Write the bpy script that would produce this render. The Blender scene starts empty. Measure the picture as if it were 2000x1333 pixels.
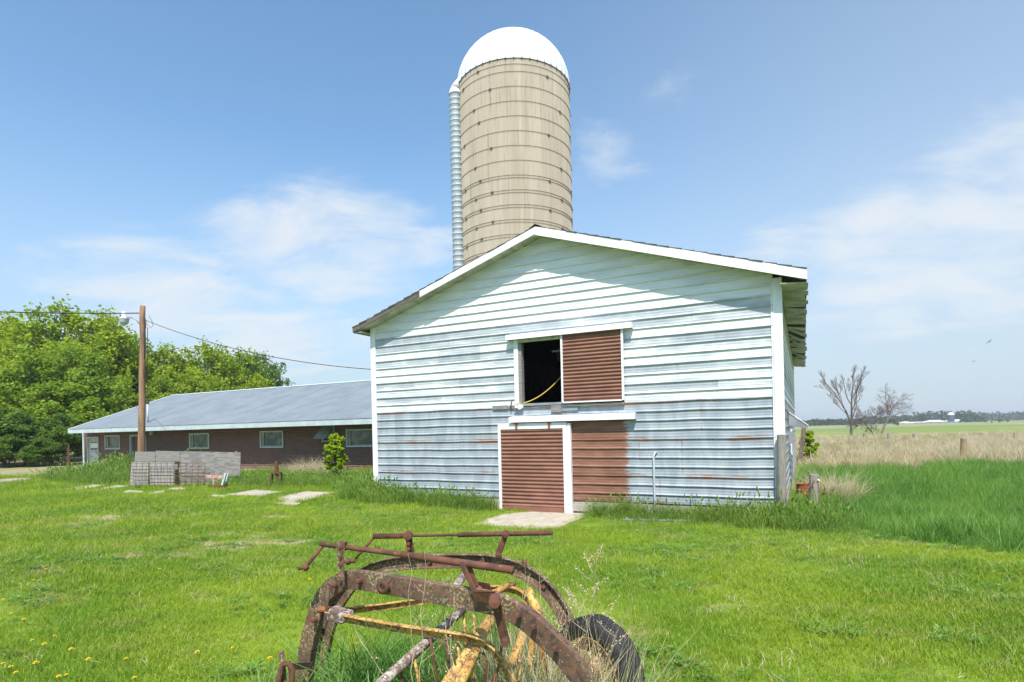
import bpy, bmesh, math, random
import numpy as np
from mathutils import Vector, Matrix
random.seed(7); rng = np.random.default_rng(7)
SC = bpy.context.scene
COL = SC.collection
R = math.radians

# ------------------------------------------------------------ camera
F = 1127.7; RHO = R(1.31); EYE = 1.8            # focal length in photo pixels, roll, eye height
cR, sR = math.cos(RHO), math.sin(RHO)
cam = bpy.data.cameras.new('camera'); camo = bpy.data.objects.new('camera', cam); COL.objects.link(camo)
cam.sensor_width = 36; cam.lens = F/2000*36; cam.shift_y = 172.5/2000; cam.clip_start = .05; cam.clip_end = 6000
camo.matrix_world = Matrix(((cR, sR, 0, 0), (0, 0, -1, 0), (-sR, cR, 0, EYE), (0, 0, 0, 1)))
SC.camera = camo

# ------------------------------------------------------------ world, sun, exposure
SUN = Vector((-.03, -.53, .80)).normalized()
SUN_EL = math.asin(SUN.z)
SC.view_settings.view_transform = 'Standard'; SC.view_settings.look = 'None'
SC.view_settings.gamma = 1; SC.view_settings.use_curve_mapping = False
SC.view_settings.exposure = 0.65
sl = bpy.data.lights.new('sun', 'SUN'); sl.energy = 4.4; sl.angle = R(.53); sl.color = (1, .955, .88)
so = bpy.data.objects.new('sun', sl); COL.objects.link(so)
so.rotation_euler = SUN.to_track_quat('Z', 'Y').to_euler()
so.location = (0, -20, 40)

def ray(px, py):
    a = (px-1000)/F; b = (839-py)/F
    return Vector((a*cR+b*sR, 1.0, -a*sR+b*cR))
def P(px, py, Y): return Vector((0, 0, EYE)) + ray(px, py)*Y

class NT:
    """tiny node-graph helper"""
    def __init__(s, tree): s.t = tree; s.n = tree.nodes; s.l = tree.links
    def add(s, typ, ins=None, **kw):
        nd = s.n.new(typ)
        for k, v in kw.items(): setattr(nd, k, v)
        for k, v in (ins or {}).items():
            sk = nd.inputs[k]
            if isinstance(v, bpy.types.NodeSocket): s.l.new(v, sk)
            else: sk.default_value = v
        return nd
    def math(s, op, a, b=0.0, c=0.0, clamp=False):
        nd = s.add('ShaderNodeMath', {0: a, 1: b, 2: c}, operation=op); nd.use_clamp = clamp
        return nd.outputs[0]
    def vmath(s, op, a, b=(0, 0, 0)):
        nd = s.add('ShaderNodeVectorMath', {0: a, 1: b}, operation=op)
        return nd.outputs['Value'] if op in ('DOT_PRODUCT', 'LENGTH', 'DISTANCE') else nd.outputs[0]
    def mix(s, f, a, b):
        nd = s.add('ShaderNodeMix', data_type='RGBA'); 
        for i, v in ((0, f), (6, a), (7, b)):
            if isinstance(v, bpy.types.NodeSocket): s.l.new(v, nd.inputs[i])
            else: nd.inputs[i].default_value = v if i == 0 else (*v[:3], 1)
        return nd.outputs[2]
    def ss(s, x, a, b):      # smoothstep
        nd = s.add('ShaderNodeMapRange', {0: x, 1: a, 2: b, 3: 0.0, 4: 1.0}, interpolation_type='SMOOTHSTEP')
        return nd.outputs[0]
    def noise(s, vec, scale, detail=4, rough=.55, dist=0):
        return s.add('ShaderNodeTexNoise', {'Vector': vec, 'Scale': scale, 'Detail': detail, 'Roughness': rough, 'Distortion': dist}).outputs[0]
    def scaled(s, vec, sc):
        return s.add('ShaderNodeVectorMath', {0: vec, 1: sc}, operation='MULTIPLY').outputs[0]

w = bpy.data.worlds.new('World'); SC.world = w; w.use_nodes = True
g = NT(w.node_tree); g.n.clear()
sky = g.add('ShaderNodeTexSky', sky_type='NISHITA', sun_disc=False, sun_elevation=SUN_EL, sun_rotation=R(180), altitude=300, air_density=1.0, dust_density=.8, ozone_density=1.4)
D = g.add('ShaderNodeTexCoord').outputs['Generated']
sep = g.add('ShaderNodeSeparateXYZ', {0: D})
zz = g.math('ADD', g.math('MAXIMUM', sep.outputs[2], 0.0), .22)
cl = g.add('ShaderNodeCombineXYZ', {0: g.math('DIVIDE', sep.outputs[0], zz), 1: g.math('DIVIDE', sep.outputs[1], zz), 2: 0.0}).outputs[0]
fine = g.noise(g.scaled(cl, (1.0, 1.5, 1)), 2.6, 9, .6, .45)
big = g.noise(g.scaled(cl, (1.0, 1.25, 1)), .75, 3, .5)
# a few cloud banks by compass direction, over an even scatter of thin cloud in the whole sky
def bank(px, py, rx, rz):
    d = ray(px, py).normalized()
    q = g.scaled(g.vmath('SUBTRACT', D, tuple(d)), (1/rx, 1/rx, 1/rz))
    return g.math('SUBTRACT', 1.0, g.ss(g.vmath('LENGTH', q), .15, 1.0))
banks = None
for a in ((640, 480, .30, .14, 1), (300, 560, .28, .12, .9), (480, 640, .34, .12, .9), (1980, 390, .26, .15, 1), (1780, 450, .28, .12, .95), (1560, 480, .22, .09, .7), (1180, 275, .13, .07, .50), (1300, 205, .12, .06, .42), (1900, 560, .35, .10, .9)):
    b = g.math('MULTIPLY', bank(*a[:4]), a[4]); banks = b if banks is None else g.math('MAXIMUM', banks, b)
cov = g.math('ADD', g.math('MULTIPLY', g.math('SUBTRACT', big, .5), .55), g.math('MULTIPLY', banks, .47))
fac = g.math('MULTIPLY', g.ss(g.math('ADD', g.math('ADD', fine, cov), -.17), .45, .86), .97)
low = g.math('MULTIPLY', g.math('SUBTRACT', 1.0, g.ss(sep.outputs[2], -.02, .46)), .9)
hazy = g.mix(low, g.scaled(sky.outputs[0], (.84, 1.0, 1.0)), (2.3, 2.72, 3.2))
hazy = g.mix(g.math('MULTIPLY', bank(2300, 330, 1.0, .75), .34), hazy, (2.9, 3.2, 3.55))
colr = g.mix(g.math('MULTIPLY', fac, .9), hazy, (3.5, 3.75, 4.0))
bg = g.add('ShaderNodeBackground', {'Color': colr, 'Strength': .15})
g.l.new(bg.outputs[0], g.add('ShaderNodeOutputWorld').inputs[0])

# ------------------------------------------------------------ ground height and the barn's axes
def sst(a, b, x):
    t = np.clip((x-a)/(b-a), 0, 1); return t*t*(3-2*t)
def gz(x, y):
    wr = sst(-8, 1, x)
    z = -sst(3, 14, y)*(.10+.35*wr)
    z = z - wr*np.clip((y-14)/78, 0, 1)*.35 - np.clip((y-92)/560, 0, 1.6)*.85
    return z
def G(px, py, lift=0):
    """the point of the ground under a pixel"""
    r = ray(px, py); t = 10.0
    for _ in range(60):
        z = float(gz(r.x*t, t)); t = .5*t+.5*(EYE-z-lift)/max(1e-4, -r.z)
    return Vector((r.x*t, t, float(gz(r.x*t, t))))
TH = R(26.82)
EU = Vector((math.cos(TH), -math.sin(TH), 0)); ED = Vector((math.sin(TH), math.cos(TH), 0)); EZ = Vector((0, 0, 1))
WR = P(1514, 827, 12.97); WR.z = 0
def W(u, z, off=0.0): return WR + EU*u + EZ*z - ED*off         # barn front wall: along, up, out
def wp(px, py, off=0.0):
    o = Vector((0, 0, EYE)); r = ray(px, py); t = (WR-ED*off-o).dot(ED)/r.dot(ED); p = o+r*t
    return (p-WR).dot(EU), p.z
SV = P(723, 845, 28.0); BD = (SV-WR).dot(ED)                    # depth of the long shed's front wall
def bp(px, py, off=0.0): 
    o = Vector((0, 0, EYE)); r = ray(px, py); t = (WR+ED*(BD-off)-o).dot(ED)/r.dot(ED); p = o+r*t
    return (p-WR).dot(EU), p.z
def S(u, z, off=0.0): return WR + EU*u + EZ*z + ED*(BD-off)

# ------------------------------------------------------------ mesh helpers
class MB:
    def __init__(s): s.v = []; s.f = []
    def add(s, vs, fs):
        o = len(s.v); s.v += [Vector(p) for p in vs]; s.f += [[i+o for i in f] for f in fs]; return s
    def hexa(s, p):          # 8 corners: bottom 0-3, top 4-7
        return s.add(p, [[0, 3, 2, 1], [4, 5, 6, 7], [0, 1, 5, 4], [1, 2, 6, 5], [2, 3, 7, 6], [3, 0, 4, 7]])
    def box(s, c, x, y, z):  # centre and three half-axis vectors
        c, x, y, z = Vector(c), Vector(x), Vector(y), Vector(z)
        return s.hexa([c-x-y-z, c+x-y-z, c+x+y-z, c-x+y-z, c-x-y+z, c+x-y+z, c+x+y+z, c-x+y+z])
    def bar(s, a, b, wdt, thk, n=(0, 0, 1)):   # flat bar from a to b, wide across n
        a, b = Vector(a), Vector(b); t = (b-a); h = t.length/2; t.normalize(); n = Vector(n)
        n = (n-t*n.dot(t)).normalized(); k = t.cross(n)
        return s.box((a+b)/2, t*h, n*wdt/2, k*thk/2)
    def sweep(s, path, prof, nrm=None, cap=True, scales=None):
        path = [Vector(p) for p in path]; m = len(prof); o = len(s.v); prev = None
        for i, p in enumerate(path):
            t = (path[min(i+1, len(path)-1)]-path[max(i-1, 0)]).normalized()
            if nrm is not None: n = Vector(nrm)
            else:
                n = prev if prev is not None else (Vector((0, 0, 1)) if abs(t.z) < .9 else Vector((1, 0, 0)))
            n = (n-t*n.dot(t)).normalized(); prev = n; k = t.cross(n)
            q = scales[i] if scales is not None else 1
            for (x, y) in prof: s.v.append(p+k*x*q+n*y*q)
        for i in range(len(path)-1):
            for j in range(m):
                a = o+i*m+j; b = o+i*m+(j+1) % m; s.f.append([a, b, b+m, a+m])
        if cap: s.f.append([o+j for j in range(m)][::-1]); s.f.append([o+(len(path)-1)*m+j for j in range(m)])
        return s
    def tube(s, path, r, n=8, cap=True):
        rs = r if isinstance(r, (list, tuple)) else [r]*len(path)
        prof = [(math.cos(i*2*math.pi/n), math.sin(i*2*math.pi/n)) for i in range(n)]
        return s.sweep(path, prof, None, cap, rs)
    def lathe(s, prof, n=24, c=(0, 0, 0), ax=(0, 0, 1)):   # prof: (radius, along axis)
        ax = Vector(ax).normalized(); x = ax.orthogonal().normalized(); y = ax.cross(x); c = Vector(c); o = len(s.v); m = len(prof)
        for i in range(n):
            a = 2*math.pi*i/n; d = x*math.cos(a)+y*math.sin(a)
            for (rr, h) in prof: s.v.append(c+d*rr+ax*h)
        for i in range(n):
            for j in range(m-1):
                a = o+i*m+j; b = o+((i+1) % n)*m+j; s.f.append([a, b, b+1, a+1])
        return s
    def build(s, name, mat, parent=None, smooth=False, bevel=0):
        me = bpy.data.meshes.new(name); me.from_pydata([tuple(p) for p in s.v], [], s.f); me.materials.append(mat)
        if smooth: me.polygons.foreach_set('use_smooth', [True]*len(me.polygons))
        o = bpy.data.objects.new(name, me); COL.objects.link(o)
        if parent is not None: child(o, parent)
        if bevel:
            m = o.modifiers.new('bevel', 'BEVEL'); m.width = bevel; m.segments = 2; m.limit_method = 'ANGLE'
        return o
def child(o, parent):
    o.parent = parent
    WM = world_of(parent); o.matrix_parent_inverse = WM.inverted()
def world_of(o):
    m = o.matrix_basis.copy()
    if o.parent is not None: m = world_of(o.parent) @ o.matrix_parent_inverse @ m
    return m
def tag(o, label=None, cat=None, group=None, kind=None):
    if label: o['label'] = label
    if cat: o['category'] = cat
    if group: o['group'] = group
    if kind: o['kind'] = kind
    return o
def empty(name, loc, label, cat, group=None):
    o = bpy.data.objects.new(name, None); COL.objects.link(o); o.location = loc; o.empty_display_size = .2
    return tag(o, label, cat, group)
def rebase(o, loc):
    """move a one-mesh thing's origin to its base"""
    loc = Vector(loc); o.data.transform(Matrix.Translation(-loc)); o.location = loc; return o
def npmesh(name, V, Fc, mat, parent=None, smooth=False):
    me = bpy.data.meshes.new(name); V = np.asarray(V, np.float32); Fc = np.asarray(Fc, np.int32); k = Fc.shape[1]
    me.vertices.add(len(V)); me.vertices.foreach_set('co', V.ravel())
    me.loops.add(Fc.size); me.loops.foreach_set('vertex_index', Fc.ravel())
    me.polygons.add(len(Fc)); me.polygons.foreach_set('loop_start', np.arange(0, Fc.size, k, dtype=np.int32)); 
    if smooth: me.polygons.foreach_set('use_smooth', np.ones(len(Fc), bool))
    me.update(calc_edges=True)
    if mat is not None: me.materials.append(mat)
    if name is None: return me
    o = bpy.data.objects.new(name, me); COL.objects.link(o)
    if parent is not None: child(o, parent)
    return o

# ------------------------------------------------------------ materials
def newmat(name):
    m = bpy.data.materials.new(name); m.use_nodes = True; g = NT(m.node_tree); g.n.clear()
    out = g.add('ShaderNodeOutputMaterial'); pos = g.add('ShaderNodeNewGeometry').outputs['Position']
    return m, g, out, pos
def finish(g, out, col, rough=.6, metal=0.0, bump=None, bstr=.3, bdist=.01, spec=.4):
    ins = {'Base Color': col if isinstance(col, bpy.types.NodeSocket) else (*col, 1), 'Roughness': rough, 'Metallic': metal, 'Specular IOR Level': spec}
    b = g.add('ShaderNodeBsdfPrincipled', ins)
    if bump is not None:
        bn = g.add('ShaderNodeBump', {'Height': bump, 'Strength': bstr, 'Distance': bdist}); g.l.new(bn.outputs[0], b.inputs['Normal'])
    g.l.new(b.outputs[0], out.inputs[0]); return b
def noisy(name, c1, c2, scale=6, stretch=(1, 1, 1), rough=.7, metal=0.0, lo=.35, hi=.65, c3=None, s3=20, t3=(.6, .7), bstr=.25, bdist=.01, spec=.35, obj=False):
    m, g, out, pos = newmat(name)
    if obj: pos = g.add('ShaderNodeTexCoord').outputs['Object']
    v = g.scaled(pos, stretch); n = g.noise(v, scale, 6, .6)
    col = g.mix(g.ss(n, lo, hi), c1, c2)
    if c3 is not None: col = g.mix(g.ss(g.noise(v, s3, 4, .6), *t3), col, c3)
    finish(g, out, col, rough, metal, g.noise(v, scale*4, 4, .6), bstr, bdist, spec); return m
M = {}
M['trim'] = noisy('white_trim', (.80, .81, .80), (.66, .69, .69), 2.5, (1, 1, .3), .45, c3=(.50, .50, .46), s3=9, t3=(.64, .8), bstr=.05)
M['fascia_old'] = noisy('weathered_fascia', (.17, .145, .125), (.09, .075, .065), 12, (1, 1, 4), .9, bstr=.5)
M['soffit'] = noisy('dirty_soffit', (.52, .53, .42), (.34, .35, .26), 3, (1, 1, 1), .7, c3=(.2, .2, .13), s3=5, t3=(.58, .75))
M['shingle'] = noisy('shingle', (.07, .065, .06), (.12, .11, .10), 20, rough=.95)
M['brown'] = noisy('brown_metal', (.25, .118, .082), (.195, .09, .062), 2, (1, 1, 2), .42, c3=(.26, .14, .11), s3=6, t3=(.62, .8), bstr=.05)
M['shed_brown'] = noisy('shed_brown_metal', (.150, .085, .070), (.125, .070, .058), 1.5, (1, 1, 2), .55, bstr=.05)
M['shed_trim'] = noisy('shed_trim', (.47, .54, .55), (.39, .46, .475), 3, rough=.5, bstr=.05)
M['sunlit_foot'] = noisy('shed_sunlit_foot', (.22, .125, .10), (.17, .10, .08), 3, rough=.7)  # lighter brown paints the sunlight on the foot of the shed wall
M['roof_metal'] = noisy('galvanised_roof', (.195, .225, .25), (.16, .19, .22), .8, (1, 1, 1), .6, .0, c3=(.225, .25, .27), s3=3, t3=(.6, .8), bstr=.04)
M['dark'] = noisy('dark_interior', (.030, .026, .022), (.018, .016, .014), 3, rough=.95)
M['wood_in'] = noisy('old_timber', (.20, .16, .12), (.12, .095, .07), 8, (1, 1, .3), .9)
M['concrete'] = noisy('concrete', (.42, .39, .34), (.33, .30, .26), 3, rough=.9, c3=(.25, .22, .18), s3=8, t3=(.6, .75), bstr=.3)
M['slab'] = noisy('slab_concrete', (.45, .395, .315), (.36, .315, .25), 2.5, rough=.9, c3=(.24, .20, .14), s3=4, t3=(.55, .72), bstr=.3)
M['gravel'] = noisy('gravel', (.40, .33, .25), (.30, .25, .19), 3, rough=.95, c3=(.5, .45, .38), s3=40, t3=(.55, .7), bstr=.8, bdist=.03)
M['stave'] = noisy('silo_concrete', (.50, .435, .335), (.45, .385, .29), 1.1, (1, 1, .15), .85, c3=(.33, .285, .22), s3=2.6, t3=(.62, .80), bstr=.2)

def mat_stave():
    m, g, out, pos = newmat('silo_concrete'); ob = g.add('ShaderNodeObjectInfo').outputs['Random']; z = g.add('ShaderNodeSeparateXYZ', {0: pos}).outputs[2]
    n = g.noise(g.scaled(pos, (1, 1, .12)), 1.3, 6, .6); st = g.noise(g.scaled(pos, (5, 5, .22)), 1.6, 5, .65); fl = g.noise(pos, 9, 4, .6)
    col = g.mix(g.ss(n, .35, .65), (.50, .435, .34), (.44, .375, .285)); col = g.mix(g.math('MULTIPLY', ob, .30), col, (.36, .31, .24))
    top = g.ss(z, 9.0, 21.5)
    col = g.mix(g.math('MULTIPLY', g.ss(st, .55, .72), g.math('MULTIPLY_ADD', top, .65, .12)), col, (.17, .14, .105)); col = g.mix(g.math('MULTIPLY', g.ss(fl, .62, .72), .35), col, (.25, .21, .16))
    finish(g, out, col, .88, 0, fl, .2, .01); return m
M['stave'] = mat_stave()
M['hoop'] = noisy('hoop_steel', (.12, .10, .085), (.19, .14, .10), 3, rough=.7)
M['dome'] = noisy('dome_white', (.76, .77, .78), (.70, .71, .72), 1, rough=.4, bstr=.02)
M['galv'] = noisy('galvanised', (.52, .57, .60), (.44, .49, .52), 3, rough=.45, metal=.2, bstr=.05)
M['galv_dull'] = noisy('galvanised_dull', (.30, .34, .36), (.22, .25, .27), 3, rough=.5, metal=.2, bstr=.05)
M['grey_wood'] = noisy('grey_board', (.27, .255, .24), (.19, .175, .165), 4, (1, 1, 7), .92, c3=(.12, .11, .10), s3=10, t3=(.60, .74), bstr=.5)
M['plank'] = noisy('pale_plank', (.36, .345, .33), (.25, .235, .225), 5, (4, 4, .5), .92, c3=(.15, .14, .13), s3=9, t3=(.58, .72), bstr=.5)
M['ply'] = None
M['post'] = noisy('weathered_post', (.29, .265, .235), (.20, .18, .155), 7, (3, 3, .35), .92, c3=(.11, .10, .08), s3=14, t3=(.58, .72), bstr=.6)
M['post_lichen'] = noisy('lichen_post', (.24, .20, .16), (.36, .25, .07), 5, (2, 2, .6), .92, c3=(.12, .10, .09), s3=9, t3=(.55, .7), bstr=.6)
M['pole'] = noisy('utility_pole_wood', (.33, .20, .115), (.17, .095, .06), 2.2, (4, 4, .35), .85, c3=(.075, .045, .03), s3=1.6, t3=(.55, .66), bstr=.5)
M['rust'] = noisy('rust', (.155, .062, .038), (.085, .040, .028), 14, rough=.85, c3=(.27, .11, .05), s3=30, t3=(.60, .75), bstr=.4, bdist=.004)
M['rust_orange'] = noisy('rust_orange', (.33, .10, .045), (.22, .075, .04), 14, rough=.85, c3=(.10, .045, .03), s3=25, t3=(.58, .75), bstr=.4, bdist=.004)
M['wire'] = noisy('black_wire', (.025, .025, .028), (.04, .04, .04), 5, rough=.6)
M['lamp'] = noisy('lamp_metal', (.62, .64, .66), (.55, .57, .6), 5, rough=.4)
M['rope'] = noisy('yellow_rope', (.68, .46, .10), (.55, .36, .08), 30, rough=.8)
M['tyre'] = noisy('tyre_rubber', (.022, .022, .024), (.034, .033, .033), 30, rough=.75, bstr=.3, bdist=.004, c3=(.06, .055, .05), s3=9, t3=(.6, .8))
M['white_farm'] = noisy('far_white', (.72, .72, .71), (.62, .62, .61), .2, rough=.6)
M['far_grey'] = noisy('far_grey', (.30, .31, .33), (.24, .25, .27), .2, rough=.7)
M['far_silo'] = noisy('far_silo', (.055, .075, .12), (.07, .09, .13), .3, rough=.5)
M['bird'] = noisy('bird', (.08, .08, .085), (.12, .12, .12), 5, rough=.8)
M['flower'] = noisy('dandelion_yellow', (.85, .64, .015), (.78, .55, .01), 60, rough=.8)
M['stem'] = noisy('flower_stem', (.16, .22, .06), (.20, .20, .08), 10, rough=.8)
M['red_paint'] = noisy('faded_red', (.42, .13, .08), (.50, .42, .36), 12, rough=.8)
M['wicker'] = noisy('dry_weed', (.40, .31, .19), (.52, .43, .29), 9, rough=.95)

def mat_lichen(name, a, b, rustc, lich, rough=.75):
    """rusty steel with lichen speckle and worn paint"""
    m, g, out, pos = newmat(name)
    n1 = g.noise(pos, 9, 6, .65); n2 = g.noise(pos, 70, 5, .7); n3 = g.noise(pos, 28, 5, .7); n4 = g.noise(pos, 120, 3, .6)
    col = g.mix(g.ss(n1, .4, .6), a, b)
    col = g.mix(g.ss(n3, .50, .60), col, rustc)
    patch = g.ss(g.noise(pos, 5, 3, .5), .40, .56)
    col = g.mix(g.math('MULTIPLY', patch, g.ss(n2, .48, .60)), col, lich)
    col = g.mix(g.ss(n4, .66, .72), col, (.50, .48, .44))
    finish(g, out, col, rough, 0, g.math('ADD', n2, n3), .5, .004); return m
M['arch'] = mat_lichen('rusty_arch', (.155, .080, .050), (.105, .060, .042), (.060, .042, .034), (.32, .275, .14))
M['yellow'] = mat_lichen('worn_yellow_paint', (.60, .40, .11), (.48, .26, .06), (.24, .105, .045), (.10, .065, .04))
M['white_tube'] = mat_lichen('scabby_tube', (.155, .095, .075), (.11, .07, .055), (.36, .31, .26), (.45, .41, .37))

# front siding: white paint worn back to zinc row by row, lower sheets bare zinc with rust and a sprayed brown field
def mat_siding():
    m, g, out, pos = newmat('worn_siding')
    rel = g.vmath('SUBTRACT', pos, tuple(WR)); u = g.vmath('DOT_PRODUCT', rel, tuple(EU)); z = g.add('ShaderNodeSeparateXYZ', {0: pos}).outputs[2]
    uz = g.add('ShaderNodeCombineXYZ', {0: u, 1: z, 2: 0.0}).outputs[0]
    worn = g.add('ShaderNodeAttribute', attribute_name='worn').outputs['Fac']; rust = g.add('ShaderNodeAttribute', attribute_name='rust').outputs['Fac']
    streak = g.noise(g.scaled(uz, (2.0, .6, 1)), 1.5, 5, .6); blot = g.noise(g.scaled(uz, (.5, 2.2, 1)), 1.6, 4, .6)
    scr = g.noise(g.scaled(uz, (14, 2, 1)), 3, 4, .7)
    zinc = g.mix(g.ss(streak, .38, .64), (.275, .315, .36), (.36, .40, .44))
    zinc = g.mix(g.math('MULTIPLY', g.ss(scr, .60, .74), .22), zinc, (.66, .69, .70))
    paint = g.mix(g.ss(blot, .35, .7), (.73, .755, .775), (.60, .635, .66))
    f = g.math('ADD', worn, g.math('MULTIPLY', g.math('SUBTRACT', g.math('ADD', g.math('MULTIPLY', streak, .35), g.math('MULTIPLY', blot, .65)), .5), 1.6))
    col = g.mix(g.math('MULTIPLY', g.ss(f, .28, .78), g.math('MULTIPLY_ADD', worn, .55, .46, clamp=True)), paint, zinc)
    rn = g.noise(g.scaled(uz, (.55, 3, 1)), 1.6, 6, .68)
    col = g.mix(g.math('MULTIPLY', rust, g.ss(rn, .47, .60)), col, (.33, .135, .065))
    # sprayed brown rectangle right of the lower door
    edge = g.math('ADD', u, g.math('MULTIPLY', g.math('SUBTRACT', g.noise(g.scaled(uz, (.5, 9, 1)), 2.0, 5, .7), .5), .75))
    mask = g.math('MULTIPLY', g.math('SUBTRACT', 1.0, g.ss(edge, -3.46, -3.30)), g.ss(u, -5.4, -5.35))
    mask = g.math('MULTIPLY', mask, g.math('SUBTRACT', 1.0, g.ss(z, 2.04, 2.10)))
    bb = g.mix(g.ss(g.noise(g.scaled(uz, (1, 4, 1)), 2, 4, .6), .4, .65), (.20, .078, .042), (.26, .115, .066))
    col = g.mix(g.math('MULTIPLY', mask, .93), col, bb)
    finish(g, out, col, .46, .0, g.noise(g.scaled(uz, (1, 2, 1)), 2.2, 3, .5), .12, .03, .35); return m
M['siding'] = mat_siding()

def mat_ply():
    m, g, out, pos = newmat('weathered_plywood')
    nz_ = g.noise(g.scaled(pos, (.55, .55, 2.2)), 1.1, 3, .5); wv = g.math('MULTIPLY_ADD', g.math('SINE', g.math('MULTIPLY', nz_, 75.0)), .32, .5); wv = g.math('ADD', wv, g.math('MULTIPLY', g.math('SUBTRACT', g.noise(g.scaled(pos, (2, 2, 9)), 3, 5, .7), .5), 1.1), clamp=True)
    col = g.mix(wv, (.15, .14, .135), (.29, .27, .255)); col = g.mix(g.ss(g.noise(pos, 30, 4), .6, .75), col, (.1, .095, .09))
    finish(g, out, col, .93, 0, wv, .25, .003); return m
M['ply'] = mat_ply()

def mat_glass():
    m, g, out, pos = newmat('dusty_window_glass')
    col = g.mix(g.ss(g.noise(pos, 2.5, 4), .4, .65), (.05, .065, .06), (.16, .18, .17))
    finish(g, out, col, .12, 0, None, spec=.6); return m
M['glass'] = mat_glass()

def mat_leaf(name, c1, c2, c3, scale=.5, transl=.35, rough=.6):
    m, g, out, pos = newmat(name)
    rnd = g.add('ShaderNodeNewGeometry').outputs['Random Per Island']; oi = g.add('ShaderNodeObjectInfo').outputs['Random']
    n = g.noise(pos, scale, 3, .5)
    col = g.mix(g.ss(n, .36, .64), c1, c2)
    col = g.mix(g.ss(g.math('ADD', g.math('MULTIPLY', rnd, .55), g.math('MULTIPLY', oi, .45)), .45, .95), col, c3)
    d = g.add('ShaderNodeBsdfPrincipled', {'Base Color': col, 'Roughness': rough, 'Specular IOR Level': .25})
    t = g.add('ShaderNodeBsdfTranslucent', {'Color': g.mix(.45, col, (.30, .42, .02))})
    mx = g.add('ShaderNodeMixShader', {0: transl, 1: d.outputs[0], 2: t.outputs[0]}); g.l.new(mx.outputs[0], out.inputs[0]); return m
M['leaf_maple'] = mat_leaf('maple_leaf', (.25, .355, .018), (.34, .43, .022), (.44, .50, .03), .35, .48)
M['leaf_mid'] = mat_leaf('mid_leaf', (.185, .30, .025), (.26, .37, .028), (.34, .43, .04), .4, .46)
M['leaf_dark'] = mat_leaf('dark_leaf', (.075, .155, .028), (.11, .20, .03), (.16, .25, .04), .4, .38)
M['leaf_lime'] = mat_leaf('lime_leaf', (.27, .40, .02), (.36, .48, .02), (.44, .54, .03), 1.5, .45)
M['leaf_far'] = mat_leaf('far_leaf', (.050, .085, .035), (.065, .105, .04), (.085, .12, .045), .02, .2)
M['bark'] = noisy('bark', (.13, .105, .085), (.085, .068, .055), 6, (2, 2, .5), .95, bstr=.6)
M['bark_grey'] = noisy('bare_bark', (.19, .16, .14), (.14, .115, .10), 6, (2, 2, .5), .95)

def mat_blade(name, cs, scale=.45, transl=.3, patch=None):
    m, g, out, pos = newmat(name)
    oi = g.add('ShaderNodeObjectInfo').outputs['Random']; rnd = g.add('ShaderNodeNewGeometry').outputs['Random Per Island']
    n = g.noise(g.scaled(pos, (1, 1, 0)), scale, 5, .6)
    col = g.mix(g.ss(n, .40, .60), cs[0], cs[1])
    col = g.mix(g.ss(rnd, .55, 1.0), col, cs[2])
    if patch: col = g.mix(g.math('MULTIPLY', g.ss(g.noise(g.scaled(pos, (1, 1.6, 0)), patch[1], 5, .65), *patch[2]), patch[3]), col, patch[0])
    d = g.add('ShaderNodeBsdfPrincipled', {'Base Color': col, 'Roughness': .5, 'Specular IOR Level': .3})
    t = g.add('ShaderNodeBsdfTranslucent', {'Color': col})
    mx = g.add('ShaderNodeMixShader', {0: transl, 1: d.outputs[0], 2: t.outputs[0]}); g.l.new(mx.outputs[0], out.inputs[0]); return m
M['blade_lawn'] = mat_blade('lawn_blade', ((.155, .29, .016), (.26, .375, .022), (.37, .41, .075)), .5, .32, ((.40, .36, .13), .8, (.53, .70), .6))
M['blade_tall'] = mat_blade('tall_blade', ((.07, .205, .022), (.135, .285, .03), (.25, .37, .10)), .4, .3)
M['blade_wall'] = mat_blade('wall_blade', ((.11, .23, .024), (.17, .29, .03), (.29, .33, .10)), .8, .3)
M['blade_dry'] = mat_blade('dry_blade', ((.54, .44, .29), (.64, .54, .39), (.42, .39, .20)), .12, .25)
M['blade_clover'] = mat_blade('clover_leaf', ((.085, .20, .025), (.13, .25, .035), (.20, .30, .07)), .7, .25)
M['blade_mix'] = mat_blade('field_blade', ((.20, .24, .06), (.30, .29, .11), (.40, .35, .17)), .1, .25)

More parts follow.
